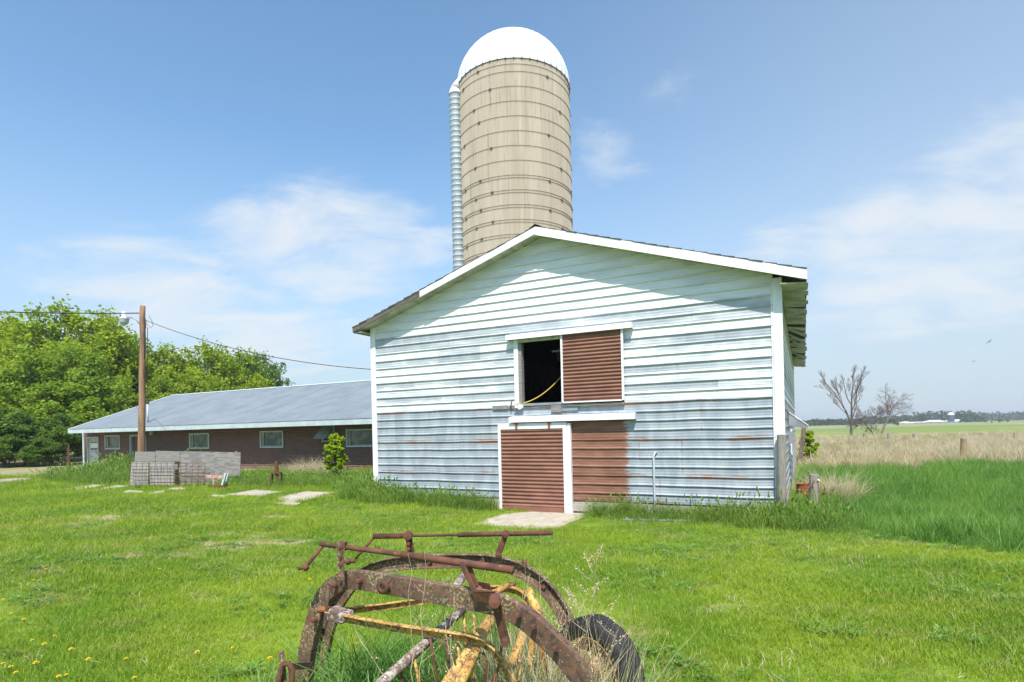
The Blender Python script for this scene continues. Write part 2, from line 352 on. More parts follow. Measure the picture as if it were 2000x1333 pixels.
BARE = []
for (px_, py_, ra_, rb_) in ((215, 1012, 1.5, .45), (410, 1066, .9, .4), (345, 1047, .5, .18), (285, 1050, .4, .15), (40, 1047, 1.2, .3), (480, 1044, .9, .4), (545, 1012, .8, .35), (110, 1028, 1.4, .5), (330, 1003, .6, .2), (300, 1085, .7, .3), (560, 1060, .5, .3), (1180, 1240, .5, .25), (1440, 1190, .5, .2)):
    q_ = G(px_, py_); BARE.append((q_.x, q_.y, ra_, rb_))
def mat_ground():
    m, g, out, pos = newmat('ground_soil_and_fields')
    sx = g.add('ShaderNodeSeparateXYZ', {0: pos}); x, y = sx.outputs[0], sx.outputs[1]
    p2 = g.scaled(pos, (1, 1, 0)); n1 = g.noise(p2, .5, 6, .6); n2 = g.noise(p2, 9, 5, .65); n3 = g.noise(g.scaled(pos, (1, 1.6, 0)), .9, 5, .65)
    lawn = g.mix(g.ss(n1, .35, .65), (.12, .205, .016), (.19, .27, .022)); lawn = g.mix(g.ss(n2, .45, .75), lawn, (.20, .20, .055))
    bare = None
    for (bx, by, ra_, rb_) in BARE:
        q = g.vmath('LENGTH', g.scaled(g.vmath('SUBTRACT', p2, (bx, by, 0)), (1/ra_, 1/rb_, 0))); q = g.math('SUBTRACT', 1.0, g.ss(g.math('ADD', q, g.math('MULTIPLY', g.math('SUBTRACT', n3, .5), 2.2)), .7, 1.25)); bare = q if bare is None else g.math('MAXIMUM', bare, q)
    lawn = g.mix(bare, lawn, g.mix(g.ss(n2, .4, .6), (.29, .235, .13), (.38, .32, .21)))
    # fields beyond the fence: fallow, hay, tilled
    nf = g.noise(g.scaled(pos, (.35, 1, 0)), .03, 4, .6); yy = g.math('ADD', y, g.math('MULTIPLY', g.math('SUBTRACT', nf, .5), 90.0))
    fallow = g.mix(g.ss(g.noise(p2, .25, 5, .6), .4, .62), (.30, .25, .15), (.20, .21, .07))
    hay = g.mix(g.ss(g.noise(g.scaled(pos, (.3, 1, 0)), .05, 5, .6), .42, .6), (.17, .225, .05), (.27, .28, .10))
    til = g.mix(g.ss(nf, .42, .58), (.33, .27, .19), (.16, .23, .055))
    far = g.mix(g.ss(y, 70, 92), fallow, hay); far = g.mix(g.ss(yy, 150, 185), far, (.165, .215, .06)); far = g.mix(g.ss(yy, 235, 270), far, til); far = g.mix(g.ss(yy, 430, 520), far, (.20, .22, .09))
    col = g.mix(g.ss(y, 24, 30), lawn, far)
    finish(g, out, col, .95, 0, g.noise(p2, 25, 4, .7), .5, .02, .15); return m
M['ground'] = mat_ground()

# ============================================================ SETTING
def make_ground():
    ys = np.concatenate([np.arange(-14, 30, .5), np.arange(30, 100, 4), np.geomspace(100, 2500, 26)])
    xs = np.concatenate([-np.geomspace(40, 2500, 18)[::-1], np.arange(-38, 38.1, 1.0), np.geomspace(40, 2500, 18)])
    X, Y = np.meshgrid(xs, ys); Z = gz(X, Y); near = (np.abs(X) < 39) & (Y < 30)
    Z = Z + near*(.012*np.sin(X*1.7+Y*.9)+.012*np.sin(X*.8-Y*1.9))
    V = np.stack([X, Y, Z], -1).reshape(-1, 3); nx, ny = len(xs), len(ys)
    i = np.arange(ny-1)[:, None]*nx+np.arange(nx-1)[None]; i = i.ravel()
    o = npmesh('ground', V, np.stack([i, i+1, i+nx+1, i+nx], -1), M['ground'], smooth=True); tag(o, 'mown lawn running out into fallow and hay fields', kind='structure')
make_ground()

def slab(name, pix, mat, label, lift=.028, depth=.12, lip=0.0):
    """paving piece: ground outline from pixels"""
    b = MB(); pts = [G(*p) for p in pix]; z = [p.z for p in pts]; top = [Vector((p.x, p.y, p.z+lift)) for p in pts]; bot = [Vector((p.x, p.y, p.z-depth)) for p in pts]
    n = len(pts); b.add(bot+top, [list(range(n, 2*n))]+[[i, (i+1) % n, n+(i+1) % n, n+i] for i in range(n)])
    o = b.build(name, mat); tag(o, label, kind='structure'); return o
slab('concrete_slab', [(922, 1026), (985, 1033), (1088, 1036), (1112, 1024), (1140, 1012), (1148, 1003), (1060, 1000), (985, 1006), (950, 1016)], M['slab'], 'pale concrete pad before the lower sliding door')
slab('concrete_slab', [(535, 974), (560, 983), (592, 982), (655, 964), (600, 961)], M['slab'], 'largest broken slab of pale concrete near the barn corner')
slab('concrete_slab', [(441, 968), (508, 972), (552, 962), (500, 958)], M['slab'], 'pale slab left of the largest broken slab')
slab('concrete_slab', [(535, 985), (578, 989), (590, 984), (556, 983)], M['slab'], 'thin sliver of concrete before the largest broken slab')
slab('concrete_slab', [(238, 963), (275, 966), (281, 961), (250, 959)], M['slab'], 'small pale slab sunk in the lawn before the boards')
slab('concrete_slab', [(290, 966), (316, 966), (322, 960), (306, 961)], M['slab'], 'small slab right of the one before the boards')
slab('concrete_slab', [(116, 957), (160, 957), (212, 949), (180, 948)], M['slab'], 'long pale slab leftmost beside the tall grass')
slab('concrete_slab', [(190, 957), (215, 957), (256, 951), (230, 949)], M['slab'], 'pale slab between the leftmost slab and the boards')
slab('concrete_slab', [(325, 958), (352, 959), (370, 955), (340, 953)], M['slab'], 'small slab below the grey plywood')
slab('concrete_slab', [(405, 972), (438, 975), (446, 970), (418, 968)], M['slab'], 'small slab before the broken red trestle')
slab('gravel_drive', [(-260, 962), (-100, 952), (20, 945), (88, 938), (98, 933), (40, 935), (-100, 941), (-260, 948)], M['gravel'], 'gravel drive at the left edge of the lawn', lift=.02)

# ============================================================ BARN
WL, WRT = -11.52, .20            # outer corners along the wall
ZB, ZE, ZA, UA = -.118, 5.10, 6.95, -5.58
SLOPE = .322
barn = empty('barn', W(-5.6, -.45), 'white and grey ribbed metal barn with brown sliding doors under a gable roof', 'barn')
ROW = .2286; Z0 = 2.397
def roofz(u): return ZA-SLOPE*abs(u-UA)
OPEN = (-6.42, -3.45, 2.50, 4.26)      # the loft opening (its right half is behind the hanging door)
def panel(u0, u1, ka, kb, wornf, rustv, dent=0.0, lift=0.0, name='siding_panel', sh=0.0):
    """one ribbed sheet: rows ka..kb (row k hangs below line k)"""
    us = np.concatenate([[u0, u0+.035], np.linspace(u0, u1, max(3, int((u1-u0)/.3)+2))[1:-1], [u1-.035, u1]]); us.sort(); nu = len(us)
    zs, ds, ks = [], [], []
    for k in range(ka, kb):
        zt = Z0-k*ROW
        for (dz, d) in ((.022, 0), (.014, .027), (-.008, .027), (-.013, 0), (-.078, 0), (-.083, .0018), (-.092, .0018), (-.097, 0), (-.148, 0), (-.153, .0018), (-.162, .0018), (-.167, 0)):
            zs.append(zt+dz); ds.append(d); ks.append(k)
    zs.append(Z0-kb*ROW+.019); ds.append(0); ks.append(kb-1)
    zs, ds = np.array(zs), np.array(ds); nz = len(zs)
    U, Zg = np.meshgrid(us, zs, indexing='ij')
    off = ds[None]+lift+.0*U
    if dent:
        a, b_, c_ = rng.uniform(0, 9, 3)
        off = off+dent*(np.sin(U*2.3+a+Zg*3)*np.sin(Zg*5.1+b_)*.6+np.sin(U*6.1+c_)*np.sin(Zg*9+a)*.4)
        Zg = Zg+dent*.9*np.sin(U*3.1+b_)*np.sin(U*1.1+a)
    base = np.array(WR); V = base+U[..., None]*np.array(EU)+Zg[..., None]*np.array(EZ)-off[..., None]*np.array(ED)
    i = (np.arange(nu-1)[:, None]*nz+np.arange(nz-1)[None]).ravel()
    o = npmesh(name, V.reshape(-1, 3), np.stack([i, i+1, i+nz+1, i+nz], -1), M['siding'], barn)
    me = o.data; wv = np.array([wornf(k) for k in ks])
    wrow = np.tile(wv, nu); at = me.attributes.new('worn', 'FLOAT', 'POINT'); at.data.foreach_set('value', wrow.astype(np.float32))
    edge = np.zeros((nu, nz))
    if rustv:
        edge[:] = .04; edge[:, :3] = .7; edge[:, 3] = 1.0; edge[:, 4] = .35; edge[:, -2:] = 1.0; edge[0] = edge[-1] = .9; edge = edge*rustv
    at = me.attributes.new('rust', 'FLOAT', 'POINT'); at.data.foreach_set('value', edge.ravel().astype(np.float32))
    if Z0-ka*ROW > ZE-.4:      # cut to the roof line
        bm = bmesh.new(); bm.from_mesh(me)
        for sgn in (-1, 1):
            n = EU*(sgn*SLOPE)+EZ; n.normalize(); ge = bm.verts[:]+bm.edges[:]+bm.faces[:]
            bmesh.ops.bisect_plane(bm, geom=ge, plane_co=W(UA, ZA-.005), plane_no=n, clear_outer=True)
        bm.to_mesh(me); bm.free()
        if len(me.polygons) == 0: bpy.data.objects.remove(o)
    return o
WORN = {-11: .10, -10: .72, -9: .68, -8: .30, -7: .74, -6: .50, -5: .30, -4: .72, -3: .40, -2: .58, -1: .22}
def course(ka, kb, seams, wornf, rustv=0, dent=0, lo=-11.34, hi=0.0):
    cuts = [lo]+[s for s in seams if lo < s < hi]+[hi]
    for i in range(len(cuts)-1):
        a, b = cuts[i], cuts[i+1]; sh = rng.uniform(-.13, .13)
        f = (lambda sh: (lambda k: wornf(k)+sh))(sh)
        panel(a, b+.012, ka, kb, f, rustv, dent, lift=.009*(i % 2))
for j, ka in enumerate(range(-20, -9, 3)):          # gable, clean white
    course(ka, ka+3, [[-6.2], [-5.0, -1.9], [-7.4, -4.9], [-8.6, -5.2, -1.75]][j], lambda k: WORN.get(k, -.08) if k < -10 else WORN.get(k, .2))
# loft course: rows -8..0 either side of the opening; row -8 starts at z 4.226
sm = {-8: ([-9.0, -7.6], [-1.9]), -6: ([-9.2], [-2.6]), -4: ([-9.9, -8.3], [-2.1]), -2: ([-8.9], [-1.2])}
for ka in (-8, -6, -4, -2):
    course(ka, ka+2, sm[ka][0], lambda k: WORN[k], 0, .002, -11.34, OPEN[0]-.06)
    course(ka, ka+2, sm[ka][1], lambda k: WORN[k], 0, .002, OPEN[1], 0.0)
low = [(0, 4, [-10.6, -7.35, -4.1, -1.6], .8), (4, 8, [-10.55, -8.2, -5.0, -3.1, -2.05, .9], .9), (8, 11, [-10.0, -5.0, -2.6], .9)]
for ka, kb, seams, rv in low: course(ka, kb, seams, lambda k: 1.15, rv, .009)
# corner trims and the base
def wbox(name, u0, u1, z0, z1, o0, o1, mat, parent=barn, bevel=0):
    b = MB(); b.hexa([W(u0, z0, o1), W(u1, z0, o1), W(u1, z0, o0), W(u0, z0, o0), W(u0, z1, o1), W(u1, z1, o1), W(u1, z1, o0), W(u0, z1, o0)])
    return b.build(name, mat, parent, bevel=bevel)
wbox('corner_trim', WL, -11.335, .20, ZE-.02, -.05, .045, M['trim'], bevel=.006)
wbox('corner_trim', .0, WRT, -.10, ZE-.05, -.12, .045, M['trim'], bevel=.006)
wbox('trim_channel', -.035, -.004, -.1, ZE-.06, .002, .035, M['trim'])
DEPTH = 20.5
# wall shell behind the sheets: left, right, back walls and the front backing in pieces around the loft opening
def shell(name, u0, u1, z0, z1, d0, d1, mat): return wbox(name, u0, u1, z0, z1, -d1, -d0, mat)
wbox('foundation', WL+.03, WRT-.03, -.75, ZB-.01, -.3, -.02, M['concrete'])
for nm, (u0, u1, z0, z1) in {'front_framing': (WL+.05, OPEN[0]-.06, ZB-.01, ZE-.03), 'front_framing.001': (OPEN[1]+.05, WRT-.05, ZB-.01, ZE-.03), 'front_framing.002': (OPEN[0]-.06, OPEN[1]+.05, ZB-.01, OPEN[2]-.02), 'front_framing.003': (OPEN[0]-.06, OPEN[1]+.05, OPEN[3]+.03, ZE-.03)}.items():
    wbox('front_framing', u0, u1, z0, z1, -.12, -.03, M['dark'])
b = MB(); b.add([W(WL+.05, ZE-.03, -.05), W(WRT-.05, ZE-.03, -.05), W(UA, ZA-.04, -.05), W(WL+.05, ZE-.03, -.12), W(WRT-.05, ZE-.03, -.12), W(UA, ZA-.04, -.12)], [[0, 1, 2], [5, 4, 3], [0, 3, 4, 1], [1, 4, 5, 2], [2, 5, 3, 0]])
b.build('gable_framing', M['dark'], barn)
wbox('side_wall', WL+.05, WL+.13, -.6, ZE, -DEPTH, -.125, M['galv_dull'])
wbox('side_wall', .06, .14, ZB, ZE, -DEPTH, -.125, M['dark'])
wbox('side_foundation', -.05, .17, -.75, ZB-.01, -DEPTH, -.305, M['concrete'])
wbox('back_wall', WL+.05, .14, -.6, ZE, -DEPTH-.1, -DEPTH-.003, M['galv_dull'])
b = MB(); b.add([W(WL+.05, ZE, -DEPTH-.1), W(.14, ZE, -DEPTH-.1), W(UA, ZA-.05, -DEPTH-.1), W(WL+.05, ZE, -DEPTH), W(.14, ZE, -DEPTH), W(UA, ZA-.05, -DEPTH)], [[0, 1, 2], [5, 4, 3], [0, 3, 4, 1], [1, 4, 5, 2], [2, 5, 3, 0]])
b.build('back_gable', M['galv_dull'], barn)
wbox('loft_floor', WL+.14, .05, OPEN[2]-.14, OPEN[2]-.04, -DEPTH+.01, -.125, M['wood_in'])
# right side wall sheets (seen edge-on): ribbed courses
for ka in range(-12, 11, 2):
    d0 = .125
    for (a, bb) in ((0.13, 6.2), (6.2, 13.0), (13.0, DEPTH)):
        nb = MB()
        for k in (ka, ka+1):
            zt = Z0-k*ROW
            pr = [(zt+.02, 0), (zt+.012, .021), (zt-.01, .021), (zt-.018, 0), (zt-ROW+.019, 0)]
            o = len(nb.v); nb.v += [W(.145+d, z, -a) for z, d in pr]+[W(.145+d, z, -bb) for z, d in pr]
            nb.f += [[o+i, o+i+1, o+5+i+1, o+5+i] for i in range(4)]
        ob = nb.build('siding_panel', M['siding'], barn); n = len(ob.data.vertices)
        at = ob.data.attributes.new('worn', 'FLOAT', 'POINT'); at.data.foreach_set('value', np.full(n, WORN.get(ka, 1.1 if ka >= 0 else 0.0), np.float32))
        at = ob.data.attributes.new('rust', 'FLOAT', 'POINT'); at.data.foreach_set('value', np.full(n, .5 if ka >= 0 else 0, np.float32))
# roof planes
OHF = .46; UL, UR = -11.86, .70
def rz(u, dz=0): return ZA+.07-SLOPE*abs(u-UA)+dz
for (ua, ub) in ((UL, UA), (UA, UR)):
    b = MB(); t = .06
    b.hexa([W(ua, rz(ua), OHF-.015), W(ub, rz(ub), OHF-.015), W(ub, rz(ub), -DEPTH-.4), W(ua, rz(ua), -DEPTH-.4), W(ua, rz(ua, t), OHF-.015), W(ub, rz(ub, t), OHF-.015), W(ub, rz(ub, t), -DEPTH-.4), W(ua, rz(ua, t), -DEPTH-.4)])
    b.build('roof_deck', M['wood_in'], barn)
    # shingle courses, lapped, with a ragged front edge
    sgn = 1 if ub == UA else -1; n = 22; b = MB()
    for i in range(n):
        q0 = ua+(ub-ua)*i/n if sgn > 0 else ub+(ua-ub)*i/n; q1 = ua+(ub-ua)*(i+1)/n if sgn > 0 else ub+(ua-ub)*(i+1)/n
        e = OHF+.012+rng.uniform(0, .02); lo_, hi_ = t+.028, t+.006
        b.hexa([W(q0, rz(q0, t+.002), e), W(q1, rz(q1, t+.002), e), W(q1, rz(q1, t+.002), -DEPTH-.42), W(q0, rz(q0, t+.002), -DEPTH-.42), W(q0, rz(q0, lo_), e), W(q1, rz(q1, hi_), e), W(q1, rz(q1, hi_), -DEPTH-.42), W(q0, rz(q0, lo_), -DEPTH-.42)])
    b.build('shingle_roof', M['shingle'], barn)
b = MB(); b.add([W(UA-.18, rz(UA-.18, .095), OHF+.02), W(UA, rz(UA, .125), OHF+.02), W(UA+.18, rz(UA+.18, .095), OHF+.02), W(UA-.18, rz(UA-.18, .095), -DEPTH-.42), W(UA, rz(UA, .125), -DEPTH-.42), W(UA+.18, rz(UA+.18, .095), -DEPTH-.42)], [[0, 1, 4, 3], [1, 2, 5, 4]])
b.build('ridge_cap', M['shingle'], barn)
# rake fascia (bottom edge at soffit height), the last left length bare weathered wood
def fascia(u0, u1, h, mat, name, o0=OHF-.012, o1=OHF+.012):
    f0, f1 = rz(u0, .055), rz(u1, .055)
    b = MB(); b.hexa([W(u0, f0-h, o1), W(u1, f1-h, o1), W(u1, f1-h, o0), W(u0, f0-h, o0), W(u0, f0, o1), W(u1, f1, o1), W(u1, f1, o0), W(u0, f0, o0)])
    return b.build(name, mat, barn)
uj = wp(820, 575, OHF)[0]
fascia(UL, uj, .135, M['fascia_old'], 'weathered_fascia', OHF-.03, OHF-.002); fascia(uj, UA, .185, M['trim'], 'rake_fascia'); fascia(UA, UR, .215, M['trim'], 'rake_fascia')
b = MB(); b.hexa([W(UL, rz(UL, .05), OHF+.006), W(uj, rz(uj, .05), OHF+.006), W(uj, rz(uj, .05), OHF-.004), W(UL, rz(UL, .05), OHF-.004), W(UL, rz(UL, .085), OHF+.006), W(uj, rz(uj, .085), OHF+.006), W(uj, rz(uj, .085), OHF-.004), W(UL, rz(UL, .085), OHF-.004)]); b.build('drip_edge', M['trim'], barn)
# gable soffit sheets between wall and fascia
u = UL+.03
while u < UR-.05:
    u1 = min(u+.32, UR-.02)
    for (a, bb) in (((u, min(u1, UA)), (max(u, UA), u1)) if u < UA < u1 else ((u, u1),)):
        if bb-a < .02: continue
        dz = -.075+rng.uniform(-.003, .003); b = MB(); e = .008
        b.hexa([W(a+e, rz(a, dz), OHF-.035), W(bb-e, rz(bb, dz), OHF-.035), W(bb-e, rz(bb, dz), -.03), W(a+e, rz(a, dz), -.03), W(a+e, rz(a, dz+.012), OHF-.035), W(bb-e, rz(bb, dz+.012), OHF-.035), W(bb-e, rz(bb, dz+.012), -.03), W(a+e, rz(a, dz+.012), -.03)])
        b.build('soffit_panel', M['soffit'], barn)
    u = u1
# right eave: fascia board stub, soffit sheets along the side, some dropped or gone
zS = rz(UR)-.16
wbox('eave_fascia', UR-.03, UR-.006, rz(UR)-.11, rz(UR)-.004, -DEPTH-.3, OHF-.04, M['fascia_old'])
d = -.40; i = 0
while d < DEPTH:
    L = .42; gone = i in (14, 17, 18, 20, 23, 24, 28, 34, 35, 39); drop = {7: .12, 11: .10, 15: .10, 16: .22, 19: .28, 21: .14, 22: .34, 26: .12, 33: .2, 36: .3, 38: .15}.get(i, rng.uniform(0, .06)); UX = UR+rng.uniform(-.05, .035)
    if not gone:
        b = MB(); zi = zS-.005; zo = zS-.005-drop
        b.hexa([W(.17, zi, -d-.006), W(UX, zo, -d-.006), W(UX, zo-drop*.25-.02, -d-L+.03), W(.17, zi, -d-L+.03), W(.17, zi+.012, -d-.006), W(UX, zo+.012, -d-.006), W(UX, zo-drop*.25-.008, -d-L+.03), W(.17, zi+.012, -d-L+.03)])
        b.build('soffit_panel', M['soffit'], barn)
    d += L; i += 1
for q in np.arange(.2, DEPTH, .61): wbox('rafter_tail', .16, UR-.04, zS+.02, zS+.11, -q-.04, -q, M['wood_in'])
# left eave
zl = rz(UL)-.10
wbox('eave_fascia', UL+.004, UL+.03, zl, rz(UL)-.004, -DEPTH-.3, OHF-.04, M['fascia_old'])
wbox('eave_soffit', UL+.035, WL-.003, zl+.01, zl+.025, -DEPTH-.1, OHF-.05, M['soffit'])

# --- loft opening
wbox('door_jamb', OPEN[0]-.075, OPEN[0]+.05, OPEN[2]-.05, OPEN[3]+.02, -.02, .05, M['trim'])
wbox('jamb_board', OPEN[0]+.052, OPEN[0]+.14, OPEN[2]-.02, OPEN[3]+.02, -.13, .02, M['grey_wood'])
wbox('loft_sill', OPEN[0]-.05, OPEN[1]-1.4, OPEN[2]-.075, OPEN[2]-.01, -.12, .075, M['galv_dull'], bevel=.006)
wbox('ledger_board', -7.20, -6.72, OPEN[2]-.135, OPEN[2]-.03, .025, .055, M['grey_wood'])
wbox('ledger_board', -6.70, -6.43, OPEN[2]-.125, OPEN[2]-.045, .025, .05, M['grey_wood'])
wbox('ledger_board', -5.42, -5.12, OPEN[2]-.27, OPEN[2]-.085, .025, .07, M['grey_wood'])
wbox('ledger_board', -5.11, -4.66, OPEN[2]-.245, OPEN[2]-.105, .025, .065, M['galv_dull'])
wbox('door_sill', -5.08, -3.42, OPEN[2]-.125, OPEN[2]-.075, .025, .10, M['grey_wood'])
wbox('opening_head', OPEN[0]+.05, -5.05, OPEN[3]-.10, OPEN[3]+.03, -.02, .06, M['soffit'])
def track_cover(u0, u1, z0, z1, o, name, drop):
    b = MB(); b.add([W(u0, z1, .022), W(u1, z1, .022), W(u1, z1-.02, o), W(u0, z1-.02, o), W(u1, z0, o+.004), W(u0, z0, o+.004), W(u0, z0, o-.012), W(u1, z0, o-.012), W(u1, z1-.035, o-.012), W(u0, z1-.035, o-.012)],
        [[0, 3, 2, 1], [3, 5, 4, 2], [5, 6, 7, 4], [6, 9, 8, 7]])
    b.add([W(u0, z1, .022), W(u0, z1-.02, o), W(u0, z0, o+.004), W(u0, z0, .022)], [[0, 1, 2, 3]]); b.add([W(u1, z1, .022), W(u1, z1-.02, o), W(u1, z0, o+.004), W(u1, z0, .022)], [[3, 2, 1, 0]])
    return b.build(name, M['trim'], barn)
track_cover(-6.66, -3.17, 4.24, 4.40, .20, 'door_track_cover', 0)
def sliding_door(u0, u1, z0, z1, o, pitch, head, edge, name, label=None, skip_left=False):
    """a hung door: corrugated brown sheet (the part) with its white edging as sub-parts"""
    us = np.linspace(u0+.01, u1-.01, 14); zs = np.arange(z0+.012, z1-head, pitch/8)
    U, Zg = np.meshgrid(us, zs, indexing='ij'); off = o+.014+.017*np.sin(Zg/pitch*2*np.pi)+.003*np.sin(U*5+Zg*7)
    V = np.array(WR)+U[..., None]*np.array(EU)+Zg[..., None]*np.array(EZ)-off[..., None]*np.array(ED); nz = len(zs)
    i = (np.arange(13)[:, None]*nz+np.arange(nz-1)[None]).ravel()
    dr = npmesh(name, V.reshape(-1, 3), np.stack([i, i+nz, i+nz+1, i+1], -1), M['brown'], barn, smooth=True)
    wbox('door_core', u0+.01, u1-.01, z0+.02, z1-.01, o-.035, o-.012, M['wood_in'], dr)
    e = edge
    if not skip_left: wbox('edge_trim', u0-.02, u0+e*.6, z0, z1, o-.03, o+.036, M['trim'], dr)
    wbox('edge_trim', u1-e, u1, z0, z1, o-.03, o+.036, M['trim'], dr)
    if head > .05: wbox('head_board', u0+e*.6+.002, u1-e-.002, z1-head, z1, o-.01, o+.038, M['trim'], dr)
    return dr
ld = sliding_door(-5.06, -3.41, OPEN[2]-.03, 4.30, .10, .094, .02, .05, 'sliding_door'); tag(ld, 'brown corrugated upper sliding door, half open')
wbox('bottom_rail', -5.03, -3.47, OPEN[2]-.045, OPEN[2]-.012, .07, .139, M['trim'], ld)
# --- lower door and its track cover
track_cover(-6.62, -3.14, 1.985, 2.15, .20, 'door_track_cover', 0)
ud0, ud1 = -6.98, -4.97
dd = sliding_door(ud0, ud1, -.42, 1.955, .10, .102, .155, .10, 'sliding_door'); tag(dd, 'brown corrugated lower sliding door with white head board')
for hx in (-6.42, -5.45):
    b = MB(); b.box(W(hx, 1.90, .15), EU*.035, EZ*.075, ED*.012); b.box(W(hx+.02, 1.97, .158), EU*.02, EZ*.03, ED*.014); b.build('roller_hanger', M['rust_orange'], dd)
wbox('bottom_board', ud0+.12, ud1-.11, -.44, -.30, .115, .16, M['brown'], dd)
wbox('door_post', ud1+.012, ud1+.11, -.42, 1.93, .025, .13, M['trim'])
wbox('rail_shelf', -4.95, -3.45, -.37, -.20, .0, .05, M['concrete'])
# things seen in the loft
def loft(u, z, d): return W(u, z, -d)
t = empty('winch', loft(-5.22, OPEN[2]-.04, .75), 'small rusty winch reel just inside the loft opening', 'winch')
for du in (-.06, .10):
    b = MB(); c = loft(-5.22+du, OPEN[2]+.24, .75); b.lathe([(.17, -.012), (.19, -.012), (.19, .012), (.17, .012), (.17, -.012)], 20, c, EU); b.bar(c-EZ*.17, c+EZ*.17, .02, .012, EU); b.build('reel_wheel', M['rust'], t)
b = MB(); b.tube([loft(-5.34, OPEN[2]+.24, .75), loft(-4.98, OPEN[2]+.24, .75)], .022); b.build('axle', M['yellow'], t)
b = MB(); b.bar(loft(-5.26, OPEN[2]-.04, .75), loft(-5.26, OPEN[2]+.24, .75), .04, .02, EU); b.bar(loft(-5.05, OPEN[2]-.04, .75), loft(-5.05, OPEN[2]+.24, .75), .04, .02, EU); b.build('stand', M['rust'], t)
t = empty('hay_trolley', loft(-5.3, 4.3, 1.0), 'rusty trolley track hanging under the loft roof inside the opening', 'trolley')
b = MB(); b.bar(loft(-5.75, 3.98, .9), loft(-4.7, 3.99, .9), .05, .04); b.build('track_rail', M['galv_dull'], t)
for du in (-5.62, -5.3, -5.05):
    b = MB(); b.bar(loft(du, 3.98, .9), loft(du+.08, 3.70 if du < -5.5 else 4.75, .9), .03, .02, EU); b.build('hanger', M['rust'], t)
b = MB(); b.box(loft(-5.28, 3.62, .9), EU*.16, EZ*.07, ED*.05); b.box(loft(-5.3, 3.80, .9), EU*.07, EZ*.12, ED*.05); b.tube([loft(-5.12, 3.66, .9), loft(-5.11, 2.98, .9)], .016); b.build('trolley_body', M['wood_in'], t)
def curve_pts(a, b, sag, n=14, up=EZ):
    a, b = Vector(a), Vector(b); return [a.lerp(b, i/n)-up*(4*sag*(i/n)*(1-i/n)) for i in range(n+1)]
b = MB(); b.tube(curve_pts(loft(-5.12, 3.62, .8), W(-6.28, OPEN[2]+.012, -.05), .20)+[W(-6.38, OPEN[2]+.01, .05), W(-6.44, OPEN[2]-.03, .095), W(-6.50, OPEN[2]-.17, .085)], .014, 7)
ro = b.build('rope', M['rope'], smooth=True); rebase(ro, W(-6.4, OPEN[2], .06)); tag(ro, 'yellow rope hanging across the dark loft opening', 'rope')
b = MB(); b.lathe([(.001, -.01), (.075, -.01), (.075, .01), (.001, .01)], 14, W(-6.32, OPEN[2]-.09, .11), ED); b.box(W(-6.34, OPEN[2]-.085, .105), EU*.12, EZ*.035, ED*.02); b.build('rope_cleat', M['trim'], barn)
# bent hook iron left of the sill, small drop pipe on the sheets
b = MB(); b.tube([W(-6.62, 2.30, .03), W(-6.60, 2.42, .12), W(-6.57, 2.56, .10), W(-6.60, 2.60, .03)], .012, 6); b.build('hook_iron', M['rust'], barn)
pu, pz = wp(1278, 886); pu2, pz2 = wp(1277, 980)
b = MB(); b.tube([W(pu+.06, pz+.02, .01), W(pu+.03, pz+.02, .06), W(pu, pz-.06, .075), W(pu, pz2, .075), W(pu, -.45, .075)], .024, 8); b.build('vent_pipe', M['galv'], barn, smooth=True)
# side window hood on the right wall
b = MB(); za = wp(1548, 803)[1]
hd0, hd1 = 5.0, 6.6
hz1, hz0 = 2.15, 1.70
b.hexa([W(.17, hz1-.03, -hd0), W(.70, hz0, -hd0), W(.70, hz0, -hd1), W(.17, hz1-.03, -hd1), W(.17, hz1, -hd0), W(.70, hz0+.03, -hd0), W(.70, hz0+.03, -hd1), W(.17, hz1, -hd1)])
b.build('side_hood', M['trim'], barn)
b = MB(); b.add([W(.17, hz1-.04, -hd0-.02), W(.67, hz0-.01, -hd0-.02), W(.67, hz0-.08, -hd0-.02), W(.17, hz0+.02, -hd0-.02)], [[0, 1, 2, 3]]); b.add([W(.17, hz1-.04, -hd0-.03), W(.67, hz0-.01, -hd0-.03), W(.67, hz0-.08, -hd0-.03), W(.17, hz0+.02, -hd0-.03)], [[3, 2, 1, 0]])
b.build('hood_cheek', M['galv_dull'], barn)
wbox('meter_box', .17, .30, 1.2, 1.55, -4.6, -4.35, M['far_grey'])
wbox('side_door_frame', .17, .21, -.2, 1.6, -7.4, -7.3, M['trim'])
pk = P(1561, 890, 31.5); pk.z = float(gz(pk.x, pk.y))
b = MB(); b.bar(pk-EZ*.1, P(1570, 835, 31.5), .22, .06, EU); o = b.build('leaning_plank', M['wood_in']); rebase(o, pk); tag(o, 'brown plank leaning beyond the far end of the barn', 'plank')

